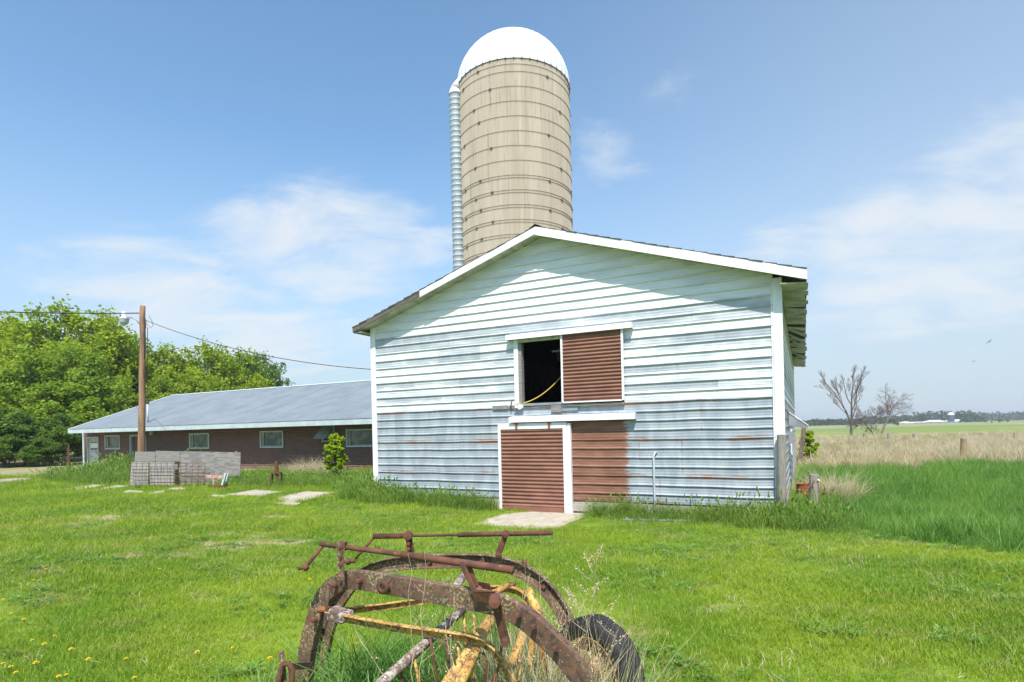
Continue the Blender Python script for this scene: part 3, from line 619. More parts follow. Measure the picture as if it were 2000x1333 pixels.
# ============================================================ SILO
sil = empty('silo', (0, 0, 0), 'tall cream concrete stave silo with white dome behind the barn', 'silo')
SR, SD = 3.53, 36.5; sc = P(1005, 300, SD); SX, SY = sc.x, sc.y; SB = -.4
sil.location = (SX, SY, SB); STOP = P(1003, 110, SD-SR).z
nst = 76; da = 2*math.pi/nst
def stave_mesh():
    b = MB(); prof = []
    for k in range(4):         # four shallow ribs to each stave
        a0 = -da/2+da*(k+.02)/4
        for q, d in ((.0, 0), (.12, .028), (.60, .028), (.74, 0)): prof.append((a0+da/4*q, SR-.02+d))
    prof.append((da/2*.985, SR-.02)); n = len(prof); lo = [Vector((math.sin(a)*r, -math.cos(a)*r, 0)) for a, r in prof]
    hi = [p+Vector((0, 0, STOP-SB)) for p in lo]; bk = [Vector((math.sin(a)*(SR-.12), -math.cos(a)*(SR-.12), z)) for a in (-da/2, da/2) for z in (0, STOP-SB)]
    b.add(lo+hi, [[i, i+1, n+i+1, n+i] for i in range(n-1)]); b.add([lo[0], hi[0], bk[1], bk[0]], [[0, 1, 2, 3]]); b.add([lo[-1], hi[-1], bk[3], bk[2]], [[3, 2, 1, 0]])
    me = bpy.data.meshes.new('stave'); me.from_pydata([tuple(p) for p in b.v], [], b.f); me.materials.append(M['stave']); return me
sme = stave_mesh()
for i in range(nst):
    o = bpy.data.objects.new('stave', sme); COL.objects.link(o); o.parent = sil; o.rotation_euler = (0, 0, i*da+rng.uniform(-.001, .001))
def hoop_mesh():
    b = MB(); pts = [Vector((math.cos(i*2*math.pi/96)*(SR+.012), math.sin(i*2*math.pi/96)*(SR+.012), 0)) for i in range(97)]; b.tube(pts, .0125, 6, False)
    return b
hb = hoop_mesh(); hme = bpy.data.meshes.new('hoop'); hme.from_pydata([tuple(p) for p in hb.v], [], hb.f); hme.materials.append(M['hoop'])
lb = MB()
for a in (0, 1.9, 3.3, 4.7): 
    r = SR+.04; lb.box((math.sin(a)*r, -math.cos(a)*r, 0), (math.cos(a)*.075, math.sin(a)*.075, 0), (math.sin(a)*.025, -math.cos(a)*.025, 0), (0, 0, .032))
lme = bpy.data.meshes.new('lug'); lme.from_pydata([tuple(p) for p in lb.v], [], lb.f); lme.materials.append(M['hoop'])
hz_ = []; z = STOP-.45; hz_.append(z); z -= .42; hz_.append(z)
for i in range(6): z -= .845; hz_.append(z)
while z > 1: z -= .845; hz_.append(z); hz_.append(z-.155)
for i, z in enumerate(hz_):
    o = bpy.data.objects.new('hoop', hme); COL.objects.link(o); o.parent = sil; o.location = (0, 0, z-SB)
    q = bpy.data.objects.new('lug', lme); COL.objects.link(q); q.parent = o; q.rotation_euler = (0, 0, (-.62, .58, -.40, .86)[i % 4])
# dome with a rolled eave and gore seams
b = MB(); nd = 48; prof = [(SR+.05, -.10), (SR+.05, 0.0)]+[((SR+.02)*math.cos(t), (SR+.02)*.93*math.sin(t)) for t in np.linspace(.02, math.pi/2-.02, 22)]
m = len(prof)
for i in range(nd):
    for e, dr in ((0, .0), (.08, .022), (.16, 0.0)):
        a = 2*math.pi*(i+e)/nd
        for (r, h) in prof: b.v.append(Vector((math.cos(a)*(r+dr*(r/SR)), math.sin(a)*(r+dr*(r/SR)), STOP-SB+h)))
nn = nd*3
for i in range(nn):
    for j in range(m-1): a_ = i*m+j; c_ = ((i+1) % nn)*m+j; b.f.append([a_, c_, c_+1, a_+1])
b.v.append(Vector((0, 0, STOP-SB+(SR+.02)*.93))); tp = len(b.v)-1
for i in range(nn): b.f.append([i*m+m-1, ((i+1) % nn)*m+m-1, tp])
dm = MB(); dm.v = [p+Vector((SX, SY, SB)) for p in b.v]; dm.f = b.f; dome = dm.build('dome', M['dome'], sil, smooth=True)
b = MB()
for i in range(nd):
    a = 2*math.pi*i/nd; c = Vector((SX+math.cos(a)*(SR+.06), SY+math.sin(a)*(SR+.06), STOP-.06)); b.box(c, (.02, 0, 0), (0, .02, 0), (0, 0, .08))
b.build('dome_clip', M['hoop'], dome)
# filling chute: half tube of short galvanised sections down the left side
ca = R(196); CR = .38; cc = Vector((SX+math.cos(ca)*(SR+.18), SY+math.sin(ca)*(SR+.18), 0)); ctop = P(884, 186, cc.y).z
secb = MB(); secb.lathe([(CR, 0), (CR, .29), (CR+.014, .30), (CR+.014, .322), (CR, .33)], 18)
sec = bpy.data.meshes.new('chute_section'); sec.from_pydata([tuple(p) for p in secb.v], [], secb.f); sec.materials.append(M['galv']); sec.polygons.foreach_set('use_smooth', [True]*len(sec.polygons))
z = ctop
while z > 0: 
    z -= .33; o = bpy.data.objects.new('chute_section', sec); COL.objects.link(o); o.parent = sil; o.location = (cc.x-SX, cc.y-SY, z-SB)
b = MB(); b.lathe([(CR+.03, 0), (CR+.03, .06), (CR*.92, .24), (CR*.7, .42), (CR*.4, .55), (.01, .6)], 18, (cc.x, cc.y, ctop)); b.tube([(cc.x, cc.y, ctop+.3), (cc.x+.35, cc.y+.1, ctop+.75), (cc.x+.9, cc.y+.25, ctop+.9)], .36, 12); b.build('chute_cap', M['dome'], sil, smooth=True)

# ============================================================ LONG BROWN SHED
shed = empty('shed', S(-38, -.1), 'long low brown metal shed with grey roof left of the barn', 'shed')
SU0 = bp(165, 870)[0]; SU1 = -16.7; ZSB = -.12
OH = 1.22
ev = [bp(135, 842, OH), bp(723, 822, OH)]; ZEV = sum(e[1] for e in ev)/2
UEL = bp(134, 842, OH)[0]
# half depth from the ridge end's pixel
RDEP = None
for hd in np.arange(4, 12, .02):
    p = WR+EU*UEL+ED*(BD+hd); rr = ray(335, 773); 
    if p.x/p.y > rr.x: RDEP = float(hd); break
prd = WR+EU*UEL+ED*(BD+RDEP); ZRD = P(335, 773, prd.y).z
def sbox(name, u0, u1, z0, z1, o0, o1, mat, parent=shed, bevel=0):
    b = MB(); b.hexa([S(u0, z0, o1), S(u1, z0, o1), S(u1, z0, o0), S(u0, z0, o0), S(u0, z1, o1), S(u1, z1, o1), S(u1, z1, o0), S(u0, z1, o0)])
    return b.build(name, mat, parent, bevel=bevel)
OPS = []       # openings: (u0,u1,z0,z1,kind)
for (x0, y0, x1, y1, k) in ((206, 851, 236, 878, 'w'), (371, 847, 410, 877, 'w'), (509, 842.5, 555, 875, 'w'), (677, 839, 757, 873, 'w'), (171, 854, 195, 915, 'd'), (255, 850, 288, 915, 'd')):
    a, zt = bp(x0, y0); bb, zb = bp(x1, y1); OPS.append((a, bb, zb if k == 'w' else .02, zt, k))
WT = ZEV-.06
def shed_sheet(u0, u1, z0, z1):
    zs = np.arange(z0, z1+1e-6, .128/6); us = np.linspace(u0, u1, max(2, int((u1-u0)/1.2)+2)); U, Zg = np.meshgrid(us, zs, indexing='ij')
    off = .015+.017*np.sin(Zg/.128*2*np.pi)**3+.003*np.sin(U*1.3); nz = len(zs)
    V = np.array(WR)+U[..., None]*np.array(EU)+Zg[..., None]*np.array(EZ)+(BD-off)[..., None]*np.array(ED)
    i = (np.arange(len(us)-1)[:, None]*nz+np.arange(nz-1)[None]).ravel()
    if nz > 1: npmesh('siding_sheet', V.reshape(-1, 3), np.stack([i, i+nz, i+nz+1, i+1], -1), M['shed_brown'], shed, smooth=True)
cuts = sorted(set([SU0, SU1]+[o[0] for o in OPS]+[o[1] for o in OPS]+list(np.arange(-39, -18, 2.8))))
cuts = [c for c in cuts if SU0 <= c <= SU1]
for a, bb in zip(cuts[:-1], cuts[1:]):
    if bb-a < .02: continue
    mid = (a+bb)/2; op = [o for o in OPS if o[0] < mid < o[1]]
    if op:
        if op[0][2] > .2: shed_sheet(a, bb, .12, op[0][2])
        shed_sheet(a, bb, op[0][3], WT)
    else: shed_sheet(a, bb, .12, WT)
sbox('base_band', SU0, SU1, .0, .12, -.05, .05, M['sunlit_foot']); sbox('base_band', SU0, SU1, -.4, -.003, -.05, .03, M['concrete'])  # first band: sunlit wall foot painted in lighter brown; second: concrete base
sbox('wall_core', SU0+.03, SU1, -.3, WT, -.35, -.20, M['dark']); sbox('corner_trim', SU0-.13, SU0+.02, -.1, WT, -.1, .06, M['shed_trim'])
EW = BD+2*RDEP
b = MB(); b.hexa([S(SU0-.04, -.3, -.12), S(SU0+.06, -.3, -.12), S(SU0+.06, -.3, -2*RDEP+.6), S(SU0-.04, -.3, -2*RDEP+.6), S(SU0-.04, WT, -.12), S(SU0+.06, WT, -.12), S(SU0+.06, WT, -2*RDEP+.6), S(SU0-.04, WT, -2*RDEP+.6)]); b.build('end_wall', M['shed_brown'], shed)
b = MB(); b.add([S(SU0, WT, -.12), S(SU0, WT, -2*RDEP+.6), S(SU0, ZRD-.25, -RDEP)], [[0, 1, 2]]); b.build('end_gable', M['shed_brown'], shed)
b = MB(); b.add([S(SU0, -.3, -2*RDEP+.6), S(-19.3, -.3, -2*RDEP+.6), S(-19.3, WT, -2*RDEP+.6), S(SU0, WT, -2*RDEP+.6)], [[0, 1, 2, 3]]); b.build('back_wall', M['shed_brown'], shed)
for (a, bb, z0, z1, k) in OPS:
    e = .075
    if k == 'w':
        f = MB()
        for (p0, p1, q0, q1) in ((a, bb, z1-e, z1), (a, bb, z0, z0+e), (a, a+e, z0+e, z1-e), (bb-e, bb, z0+e, z1-e)):
            f.hexa([S(p0, q0, .07), S(p1, q0, .07), S(p1, q0, -.1), S(p0, q0, -.1), S(p0, q1, .07), S(p1, q1, .07), S(p1, q1, -.1), S(p0, q1, -.1)])
        win = f.build('window', M['shed_trim'], shed)
        sbox('pane', a+e, bb-e, z0+e, z1-e, -.10, -.07, M['glass'], win); sbox('sash', a+e, a+e+.12, z0+e, z1-e, -.065, -.03, M['soffit'], win); sbox('sill_rail', a+e, bb-e, z0+e+.001, z0+e+.05, -.065, .01, M['galv_dull'], win)
    else:
        f = MB()
        for (p0, p1, q0, q1) in ((a, bb, z1-.09, z1), (a, a+.09, z0, z1-.09), (bb-.09, bb, z0, z1-.09)):
            f.hexa([S(p0, q0, .07), S(p1, q0, .07), S(p1, q0, -.15), S(p0, q0, -.15), S(p0, q1, .07), S(p1, q1, .07), S(p1, q1, -.15), S(p0, q1, -.15)])
        dr = f.build('door', M['shed_trim'], shed)
        if a < SU0+2:
            sbox('leaf', a+.09, bb-.09, z0, z1-.09, -.08, -.03, M['soffit'], dr); sbox('pane', a+.28, bb-.22, z0+1.05, z1-.35, -.03, -.018, M['glass'], dr); sbox('pane', a+.28, bb-.22, z0+.12, z0+.92, -.03, -.018, M['galv'], dr); sbox('midrail', a+.24, bb-.18, z0+.95, z0+1.03, -.03, -.005, M['shed_trim'], dr); sbox('curtain', a+.30, bb-.24, z1-.75, z1-.42, -.017, -.012, M['trim'], dr)
        else: sbox('leaf', a+.09, bb-.09, z0, z1-.09, -.16, -.08, M['shed_brown'], dr)
# roof: ribbed sheets one by one on the front slope, plain rear slope
eo = OH+.02; UEW = .92; us0 = UEL; k = 0
def slope_pt(u, q, lift=0): # q 0 eave .. 1 ridge
    return S(u, ZEV+.10+(ZRD-ZEV-.10)*q+lift, eo-(eo+RDEP)*q)
while us0 < SU1:
    us1 = min(us0+UEW, SU1); b = MB(); prof = []
    npk = 4
    for j in range(npk):
        x0 = us0+(us1-us0)*j/npk; st = (us1-us0)/npk
        prof += [(x0, 0), (x0+st*.62, 0), (x0+st*.74, .022), (x0+st*.9, .022)]
    prof.append((us1, 0)); n = len(prof)
    lf = .004*(k % 2)
    b.add([slope_pt(x, 0, h+lf) for x, h in prof]+[slope_pt(x, 1, h+lf) for x, h in prof], [[i, i+1, n+i+1, n+i] for i in range(n-1)])
    b.build('roof_sheet', M['roof_metal'], shed); us0 = us1; k += 1
b = MB(); b.add([slope_pt(UEL, 1, -.01), slope_pt(-19.3, 1, -.01), S(-19.3, ZEV+.1, -2*RDEP-.4+.6), S(UEL, ZEV+.1, -2*RDEP-.4+.6)], [[0, 1, 2, 3]]); b.build('rear_roof', M['roof_metal'], shed)
b = MB(); b.add([slope_pt(UEL-.03, .985, .035), slope_pt(SU1, .985, .035), slope_pt(SU1, 1, .06), slope_pt(UEL-.03, 1, .06), S(SU1, ZRD-.01, -RDEP-.2), S(UEL-.03, ZRD-.01, -RDEP-.2)], [[0, 1, 2, 3], [3, 2, 4, 5]]); b.build('ridge_cap', M['shed_trim'], shed)
sbox('eave_fascia', UEL, SU1, ZEV-.16, ZEV+.095, OH-.02, OH, M['shed_trim']); sbox('eave_soffit', UEL+.02, SU1, ZEV-.13, ZEV-.115, -.02, OH-.022, M['soffit'])
b = MB(); b.hexa([slope_pt(UEL-.05, 0, -.22), slope_pt(UEL-.015, 0, -.22), slope_pt(UEL-.015, 1, -.22), slope_pt(UEL-.05, 1, -.22), slope_pt(UEL-.05, 0, .045), slope_pt(UEL-.015, 0, .045), slope_pt(UEL-.015, 1, .045), slope_pt(UEL-.05, 1, .045)]); b.build('rake_trim', M['trim'], shed)
# exhaust hood on the wall, porch light, service mast on the roof
a, zt = bp(630, 831); bb, zb = bp(655, 863)
f = MB()
for (p0, p1, q0, q1) in ((a, bb, zt-.06, zt), (a, bb, zb, zb+.06), (bb-.07, bb, zb+.06, zt-.06), (a, a+.07, zb+.06, zt-.06)):
    f.hexa([S(p0, q0, .08), S(p1, q0, .08), S(p1, q0, -.05), S(p0, q0, -.05), S(p0, q1, .08), S(p1, q1, .08), S(p1, q1, -.05), S(p0, q1, -.05)])
fr = f.build('fan_frame', M['shed_trim'], shed); sbox('fan_back', a+.07, bb-.07, zb+.06, zt-.06, -.18, -.1, M['dark'], fr)
b = MB(); zz0 = zb+.16
b.add([S(a+.02, zt-.05, .085), S(bb-.06, zt-.05, .085), S(bb-.06, zz0, .72), S(a+.02, zz0, .72), S(a+.02, zz0, .085), S(bb-.06, zz0, .085)], [[0, 1, 2, 3], [0, 3, 4], [1, 5, 2]]); b.build('fan_hood', M['galv_dull'], shed)
a, zt = bp(298, 843); sbox('wall_light', a, a+.22, zt-.22, zt, .035, .2, M['soffit'])
mp0 = bp(300, 822, .2); mu = mp0[0]; ms = slope_pt(mu, .10); mtop = P(297, 788, ms.y).z
b = MB(); b.tube([ms-EZ*.1, Vector((ms.x, ms.y, mtop))], .055, 10); mast = b.build('service_mast', M['galv'], shed, smooth=True)
b = MB(); b.lathe([(.001, .12), (.06, .10), (.09, .03), (.085, -.02), (.001, -.03)], 10, (ms.x, ms.y, mtop)); b.build('weatherhead', M['wire'], mast)

# ============================================================ UTILITY POLE, WIRES
PY = 23.2
pt, pb = P(279, 598, PY), P(275, 905, PY); pb.z = float(gz(pb.x, pb.y))
pole = empty('utility_pole', pb, 'leaning brown wooden utility pole behind the grey boards', 'utility pole')
b = MB(); n = 14
pts = [pb.lerp(pt, i/n)+Vector((.012*math.sin(i*1.3), .012*math.cos(i*1.7), 0)) for i in range(n+1)]; pts[0] -= EZ*.2
b.tube(pts, [.14-.04*i/n for i in range(n+1)], 14); b.build('shaft', M['pole'], pole, smooth=True)
la, lb_ = P(273, 634, PY), P(243, 620, PY)
b = MB(); b.tube([la, P(266, 625, PY), P(256, 621, PY), lb_+EZ*.02], .02, 7); arm = b.build('lamp_arm', M['galv_dull'], pole, smooth=True)
lc = P(242, 622, PY)
b = MB(); b.lathe([(.001, .28), (.075, .27), (.085, .06), (.19, .0), (.20, -.04), (.19, -.05)], 18, lc); hd = b.build('lamp_head', M['lamp'], pole, smooth=True)
b = MB(); b.lathe([(.185, -.05), (.17, -.16), (.12, -.25), (.001, -.27)], 18, lc); b.build('lamp_lens', M['galv'], hd, smooth=True)
b = MB(); b.tube([pt.lerp(pb, .05)+Vector((.13, -.1, 0)), pt.lerp(pb, .12)+Vector((.2, -.1, .0)), pt.lerp(pb, .16)+Vector((.14, -.14, 0)), pt.lerp(pb, .3)+Vector((.15, -.1, 0))], .012, 6)
b.tube([P(291, 618, PY), P(297, 628, PY), P(299, 636, PY), P(294, 641, PY), P(287, 634, PY), P(284, 622, PY)], .009, 5); b.build('wire_loop', M['wire'], pole, smooth=True)
def wire(name, a, bb, sag, r, label):
    b = MB(); b.tube(curve_pts(a, bb, sag, 24), r, 5); o = b.build(name, M['wire'], smooth=True); rebase(o, a); tag(o, label, 'wire'); return o
wire('power_line', P(272, 612, PY), P(-420, 590, 19.5), .12, .022, 'black cable running from the pole top off to the left')
wire('power_line', P(282, 625, PY), P(727, 722, 18.45), .34, .012, 'thin black cable sagging from the pole to the barn corner')
b = MB(); b.tube(curve_pts(P(288, 640, PY), Vector((ms.x, ms.y, mtop+.05)), .3, 16), .013, 5)
b.tube([Vector((ms.x, ms.y, mtop+.05))+Vector(q) for q in ((0, 0, 0), (-.25, -.1, .0), (-.55, -.2, -.25), (-.5, -.2, -.4), (-.2, -.1, -.2), (-.05, 0, 0))], .012, 5)
o = b.build('service_cable', M['wire'], smooth=True); rebase(o, P(288, 640, PY)); tag(o, 'black cable dropping from the pole to the mast on the shed roof', 'cable')

# ============================================================ SCRAP BOARDS AND ODDMENTS BY THE SHED
BY = 22.0
def bq(px, py, dy=0): return P(px, py, BY+dy)
bd = empty('board_screen', G(360, 945), 'grey weathered plywood and planks propped up as a low screen', 'board screen')
def board(pix, dy, mat, th=.03):
    f = [bq(x, y, dy) for x, y in pix]; gzc = [Vector((p.x, p.y, p.z)) for p in f]; k = [p+Vector((0, th, 0)) for p in gzc]
    b = MB(); b.hexa([gzc[3], gzc[2], k[2], k[3], gzc[0], gzc[1], k[1], k[0]]); return b.build('board', mat, bd)
board([(264, 882.5), (303, 883), (303, 902), (263, 902)], .0, M['grey_wood']); board([(303.6, 881), (351.6, 882), (351.6, 902), (303.6, 902)], .02, M['grey_wood'])
board([(352.4, 882), (470, 884), (469, 930), (352.4, 930)], .0, M['ply'])
board([(352.4, 930.6), (440, 930.6), (440, 950), (352.4, 950)], .02, M['ply'])
board([(257, 903), (290, 903), (289, 949), (253, 949)], -.1, M['plank']); board([(292, 903), (341, 903), (340, 949), (293, 949)], -.14, M['plank'])
for x in (300, 345, 410, 462):
    b = MB(); q = bq(x, 890, .12); b.box(Vector((q.x, q.y, .45)), (.05, 0, 0), (0, .04, 0), (0, 0, .75)); b.build('stake', M['grey_wood'], bd)
ms_ = empty('wire_mesh_panel', G(300, 950), 'rusty square wire mesh panel leaning on the grey boards', 'wire mesh')
b = MB()
for i in range(13):
    x = 254+i*12.2; b.tube([bq(x, 904, -.26), bq(x-1, 951, -.36)], .008, 4)
for j in range(8):
    y = 905+j*6.2; b.tube([bq(254, y, -.27-.012*j), bq(402, y, -.27-.012*j)], .008, 4)
b.build('mesh_wires', M['rust'], ms_)
def gthing(name, px, py, label, cat, group=None): return empty(name, G(px, py), label, cat, group)
t = gthing('broken_trestle', 432, 956, 'small broken trestle with chipped red and white paint in the grass', 'trestle'); ty = t.location.y
b = MB(); b.bar(P(402, 931, ty), P(437, 932, ty), .10, .06); b.build('top_rail', M['red_paint'], t)
b = MB(); b.bar(P(441, 925, ty), P(430, 962, ty), .09, .05, EU); b.bar(P(446, 925, ty+.2), P(438, 955, ty+.2), .07, .04, EU); b.build('leg', M['shed_trim'], t)
b = MB(); b.bar(P(418, 933, ty), P(418, 948, ty), .08, .05, EU); b.build('leg', M['red_paint'], t)
b = MB(); b.box(t.location+Vector((0, 0, .06)), (.18, 0, 0), (0, .12, 0), (0, 0, .09)); b.build('foot', M['rust'], t)
t = gthing('iron_stand', 540, 950, 'rusty brown iron post with an open box frame standing in grass', 'iron stand'); ty = t.location.y
b = MB(); b.bar(P(540, 901, ty), P(540, 928, ty), .16, .05, EU); b.build('post', M['rust'], t)
fx = [(531, 924), (549, 924), (549, 947), (531, 947)]; b = MB()
for i in range(4): b.bar(P(*fx[i], ty), P(*fx[(i+1) % 4], ty), .05, .14, (0, 0, 1) if i % 2 == 0 else (1, 0, 0))
b.build('box_frame', M['rust'], t)
b = MB(); b.bar(P(541, 925, ty), P(543, 957, ty), .06, .05, EU); b.build('inner_bar', M['rust'], t)
t = gthing('sickle_bar', 134, 925, 'upright rusty toothed sickle bar standing before the dark bushes', 'sickle bar'); ty = t.location.y
b = MB(); p0, p1 = P(136, 928, ty), P(134, 868, ty); b.bar(p0, p1, .10, .04, EU); b.build('bar', M['rust'], t)
b = MB()
for i in range(12):
    q = p0.lerp(p1, .1+.8*i/12); b.add([q+Vector((-.04, 0, 0)), q+Vector((-.04, 0, .10)), q+Vector((-.17, -.01, .05)), q+Vector((-.04, .02, .05))], [[0, 1, 2], [0, 2, 3], [1, 3, 2]])
b.build('teeth', M['rust'], t)
t = gthing('plank', 200, 925, 'pale loose plank lying aslant before the shed door', 'plank'); ty = S(bp(200, 905, .6)[0], 0, .6).y
b = MB(); b.bar(P(192, 910, ty), P(208, 899, ty), .2, .06, EU); b.build('board', M['wicker'], t)
# ladder lying in the grass
lad = gthing('ladder', 1360, 1022, 'aluminium ladder lying in the grass before the barn', 'ladder')
def LP(px, py): q = G(px, py); return q+EZ*.045
A0, A1, B0, B1 = LP(1215, 1019), LP(1486, 1023), LP(1206, 1011), LP(1436, 1014)
B1 = B0+(A1-A0)
b = MB(); b.bar(A0, A1, .035, .018); b.build('rail', M['galv_dull'], lad); b = MB(); b.bar(B0, B1, .035, .018); b.build('rail', M['galv_dull'], lad)
for i in range(10): 
    f = (i+.5)/10; b = MB(); b.tube([A0.lerp(A1, f), B0.lerp(B1, f)], .017, 7); b.build('rung', M['galv'], lad)
# posts by the barn corner, rusty drum
def post(px, ytop, ybot, wpx, mat, label, lean=0, group=None, seed=0, at=None):
    q = G(px, ybot) if at is None else Vector((at.x, at.y, float(gz(at.x, at.y)))); top = P(px+lean, ytop, q.y); r = wpx/2/F*q.y; k = 7; rr = random.Random(seed)
    b = MB(); pts = [q.lerp(top, i/k)+Vector((rr.uniform(-1, 1)*r*.06, rr.uniform(-1, 1)*r*.06, 0)) for i in range(k+1)]; pts[0] = q-EZ*.25
    b.tube(pts, [r*(1.06-.10*i/k) for i in range(k+1)], 12); o = b.build('fence_post', mat, smooth=False); rebase(o, q); tag(o, label, 'post', group)
    m = o.modifiers.new('bevel', 'BEVEL'); m.width = r*.15; m.segments = 1; m.limit_method = 'ANGLE'; m.angle_limit = R(50); return o, q, top
post(1526, 849, 1003, 17, M['post'], 'tall grey round post standing against the right barn corner', seed=1, at=W(.10, 0, .18))
_, pq, ptop = post(1589, 927, 1008, 17, M['post'], 'short grey round post beside the rusty drum', seed=2)
b = MB(); b.lathe([(.001, -.03), (.028, -.03), (.03, .03), (.001, .035)], 8, ptop+Vector((.06, -.09, -.14)), (0, -1, 0)); b.build('insulator', M['trim'], bpy.data.objects['fence_post.001'])
b = MB(); b.tube([ptop+Vector((-.03, -.14, -.1)), ptop+Vector((-.3, -.1, -.45)), ptop+Vector((-.5, .2, -.75))], .008, 5); b.tube([ptop+Vector((.02, -.14, -.12)), ptop+Vector((.24, -.05, -.3)), ptop+Vector((.12, 0, -.55))], .007, 5); b.build('tie_wire', M['rust_orange'], bpy.data.objects['fence_post.001'])
dq = G(1578, 988); 
b = MB(); b.lathe([(.27, 0), (.285, .0), (.285, .03), (.275, .04), (.275, .22), (.29, .235), (.275, .25), (.275, .42), (.29, .435), (.275, .45), (.275, .585), (.29, .60), (.265, .60), (.255, .58), (.25, .5), (.001, .5)], 28, dq)
o = b.build('drum', M['rust_orange'], smooth=False); rebase(o, dq); tag(o, 'rusty steel drum half hidden behind the short post', 'drum')
# field fence
post(1882, 856, 903, 11, M['post_lichen'], 'yellow lichened round post nearest in the field fence', seed=3, group='field fence posts')
for i, (x, yt, yb, wd, lab) in enumerate(((1689, 846, 862, 6, 'grey post under the twin bare trees'), (1736, 847, 866, 5.5, 'grey post first right of the bare trees'), (1785, 847, 866, 5.5, 'grey post second right of the bare trees'), (1918, 846, 858, 5, 'small grey post far right behind the lichened post'), (1859, 849, 857, 2.5, 'thin dark stake left of the lichened post'), (1981, 845, 865, 3, 'thin dark stake at the far right edge of the field'))):
    post(x, yt, yb, wd, M['post'], lab, seed=10+i, group='field fence posts')

# ============================================================ HAY RAKE
def XY(l): return [P(x, y, Y) for x, y, Y in l]
rake = empty('hay_rake', Vector((-.3, 3.3, 0)), 'rusty old hay rake with arched frame rods in the foreground', 'hay rake')
def smoothpath(pts, k=4):
    out = []; n = len(pts)
    for i in range(n-1):
        p0, p1, p2, p3 = pts[max(i-1, 0)], pts[i], pts[i+1], pts[min(i+2, n-1)]
        for j in range(k):
            t = j/k; out.append(.5*((2*p1)+(p2-p0)*t+(2*p0-5*p1+4*p2-p3)*t*t+(3*p1-p0-3*p2+p3)*t**3))
    return out+[pts[-1]]
CH = lambda h, fl, t, s=1: [(-h/2, 0), (h/2, 0), (h/2, s*fl), (h/2-t, s*fl), (h/2-t, s*t), (-h/2+t, s*t), (-h/2+t, s*fl), (-h/2, s*fl)]
def fix(prof): return prof if sum(prof[i][0]*prof[(i+1) % len(prof)][1]-prof[(i+1) % len(prof)][0]*prof[i][1] for i in range(len(prof))) > 0 else prof[::-1]
def channel(name, pts, h, fl, t, nrm, mat, s=1, k=5, label=None):
    b = MB(); b.sweep(smoothpath(pts, k), fix(CH(h, fl, t, s)), nrm); o = b.build(name, mat, rake, bevel=.003)
    bmx = bmesh.new(); bmx.from_mesh(o.data); bmesh.ops.recalc_face_normals(bmx, faces=bmx.faces); bmx.to_mesh(o.data); bmx.free()
    if label: tag(o, label)
    return o
fa = [(596, 1420, 3.34), (590, 1350, 3.33), (590, 1310, 3.32), (596, 1268, 3.30), (606, 1225, 3.27), (621, 1181, 3.23), (641, 1152, 3.19), (666, 1137, 3.14), (690, 1134, 3.09), (745, 1142, 2.98), (820, 1155, 2.85), (890, 1168, 2.75), (955, 1180, 2.66), (992, 1193, 2.62), (1026, 1214, 2.58), (1062, 1246, 2.55), (1100, 1284, 2.52), (1130, 1325, 2.49), (1156, 1380, 2.47), (1176, 1450, 2.45), (1187, 1540, 2.44), (1190, 1620, 2.44)]
fpts = XY(fa); fdir = (fpts[14]-fpts[8]); fn = Vector((fdir.x, fdir.y, 0)).normalized().cross(EZ)     # towards the camera
if fn.y > 0: fn = -fn
channel('front_arch', fpts, .100, .045, .011, -fn, M['arch'], label='front curved steel beam speckled with lichen')
ra = [(630, 1330, 4.25), (634, 1280, 4.25), (644, 1230, 4.24), (660, 1185, 4.22), (682, 1150, 4.18), (708, 1124, 4.14), (740, 1108, 4.08), (785, 1099, 4.02), (850, 1095, 3.95), (925, 1094, 3.88), (972, 1098, 3.83), (1013, 1110, 3.79), (1048, 1130, 3.76), (1076, 1157, 3.73), (1098, 1190, 3.70), (1114, 1226, 3.68), (1125, 1262, 3.66), (1131, 1305, 3.65), (1133, 1360, 3.64)]
rpts = XY(ra); rd = rpts[11]-rpts[6]; rn = Vector((rd.x, rd.y, 0)).normalized().cross(EZ); rn = -rn if rn.y > 0 else rn
channel('rear_arch', rpts, .095, .045, .010, rn, M['arch'], label='rear curved steel beam with its open side forward')
def rod(name, pts, r, mat, n=10, parent=rake):
    b = MB(); b.tube(XY(pts), r, n); return b.build(name, mat, parent, smooth=True)
def knob(name, px, py, Y, r, ax, parent):
    b = MB(); b.lathe([(.001, -r*.9), (r*.7, -r*.8), (r, -r*.2), (r*.9, r*.35), (r*.45, r*.6), (r*.4, r*1.6), (.001, r*1.6)], 14, P(px, py, Y), ax); return b.build(name, M['rust'], parent, smooth=True)
# front lift rod
fr_ = rod('front_rod', [(627, 1063, 3.16), (790, 1084, 2.92)], .0135, M['rust']); rod('sleeve', [(785, 1083.5, 2.925), (1002, 1114, 2.64)], .0185, M['rust'], 12, fr_)
ck = rod('crank', [(632, 1064, 3.16), (599, 1106, 3.10)], .011, M['rust'], 8); knob('knob', 596, 1108, 3.10, .023, (-1, -.25, -.2), ck)
def fbar(name, a, bb, wd, th, n, mat=None, parent=rake, bevel=.002):
    b = MB(); b.bar(P(*a), P(*bb), wd, th, n); return b.build(name, mat or M['rust'], parent, bevel=bevel)
EF = fdir.normalized()
po = fbar('rod_post', (663, 1060, 3.08), (668, 1146, 3.08), .040, .012, EF, M['arch'])
b = MB()
for y in (1068, 1088, 1102, 1135): b.lathe([(.001, -.012), (.011, -.010), (.011, .006), (.001, .006)], 8, P(665, y, 3.07), (0, 1, 0))
b.box(P(670, 1066, 3.09), EF*.022, (0, .02, 0), (0, 0, .022)); b.build('bolt', M['rust'], po)
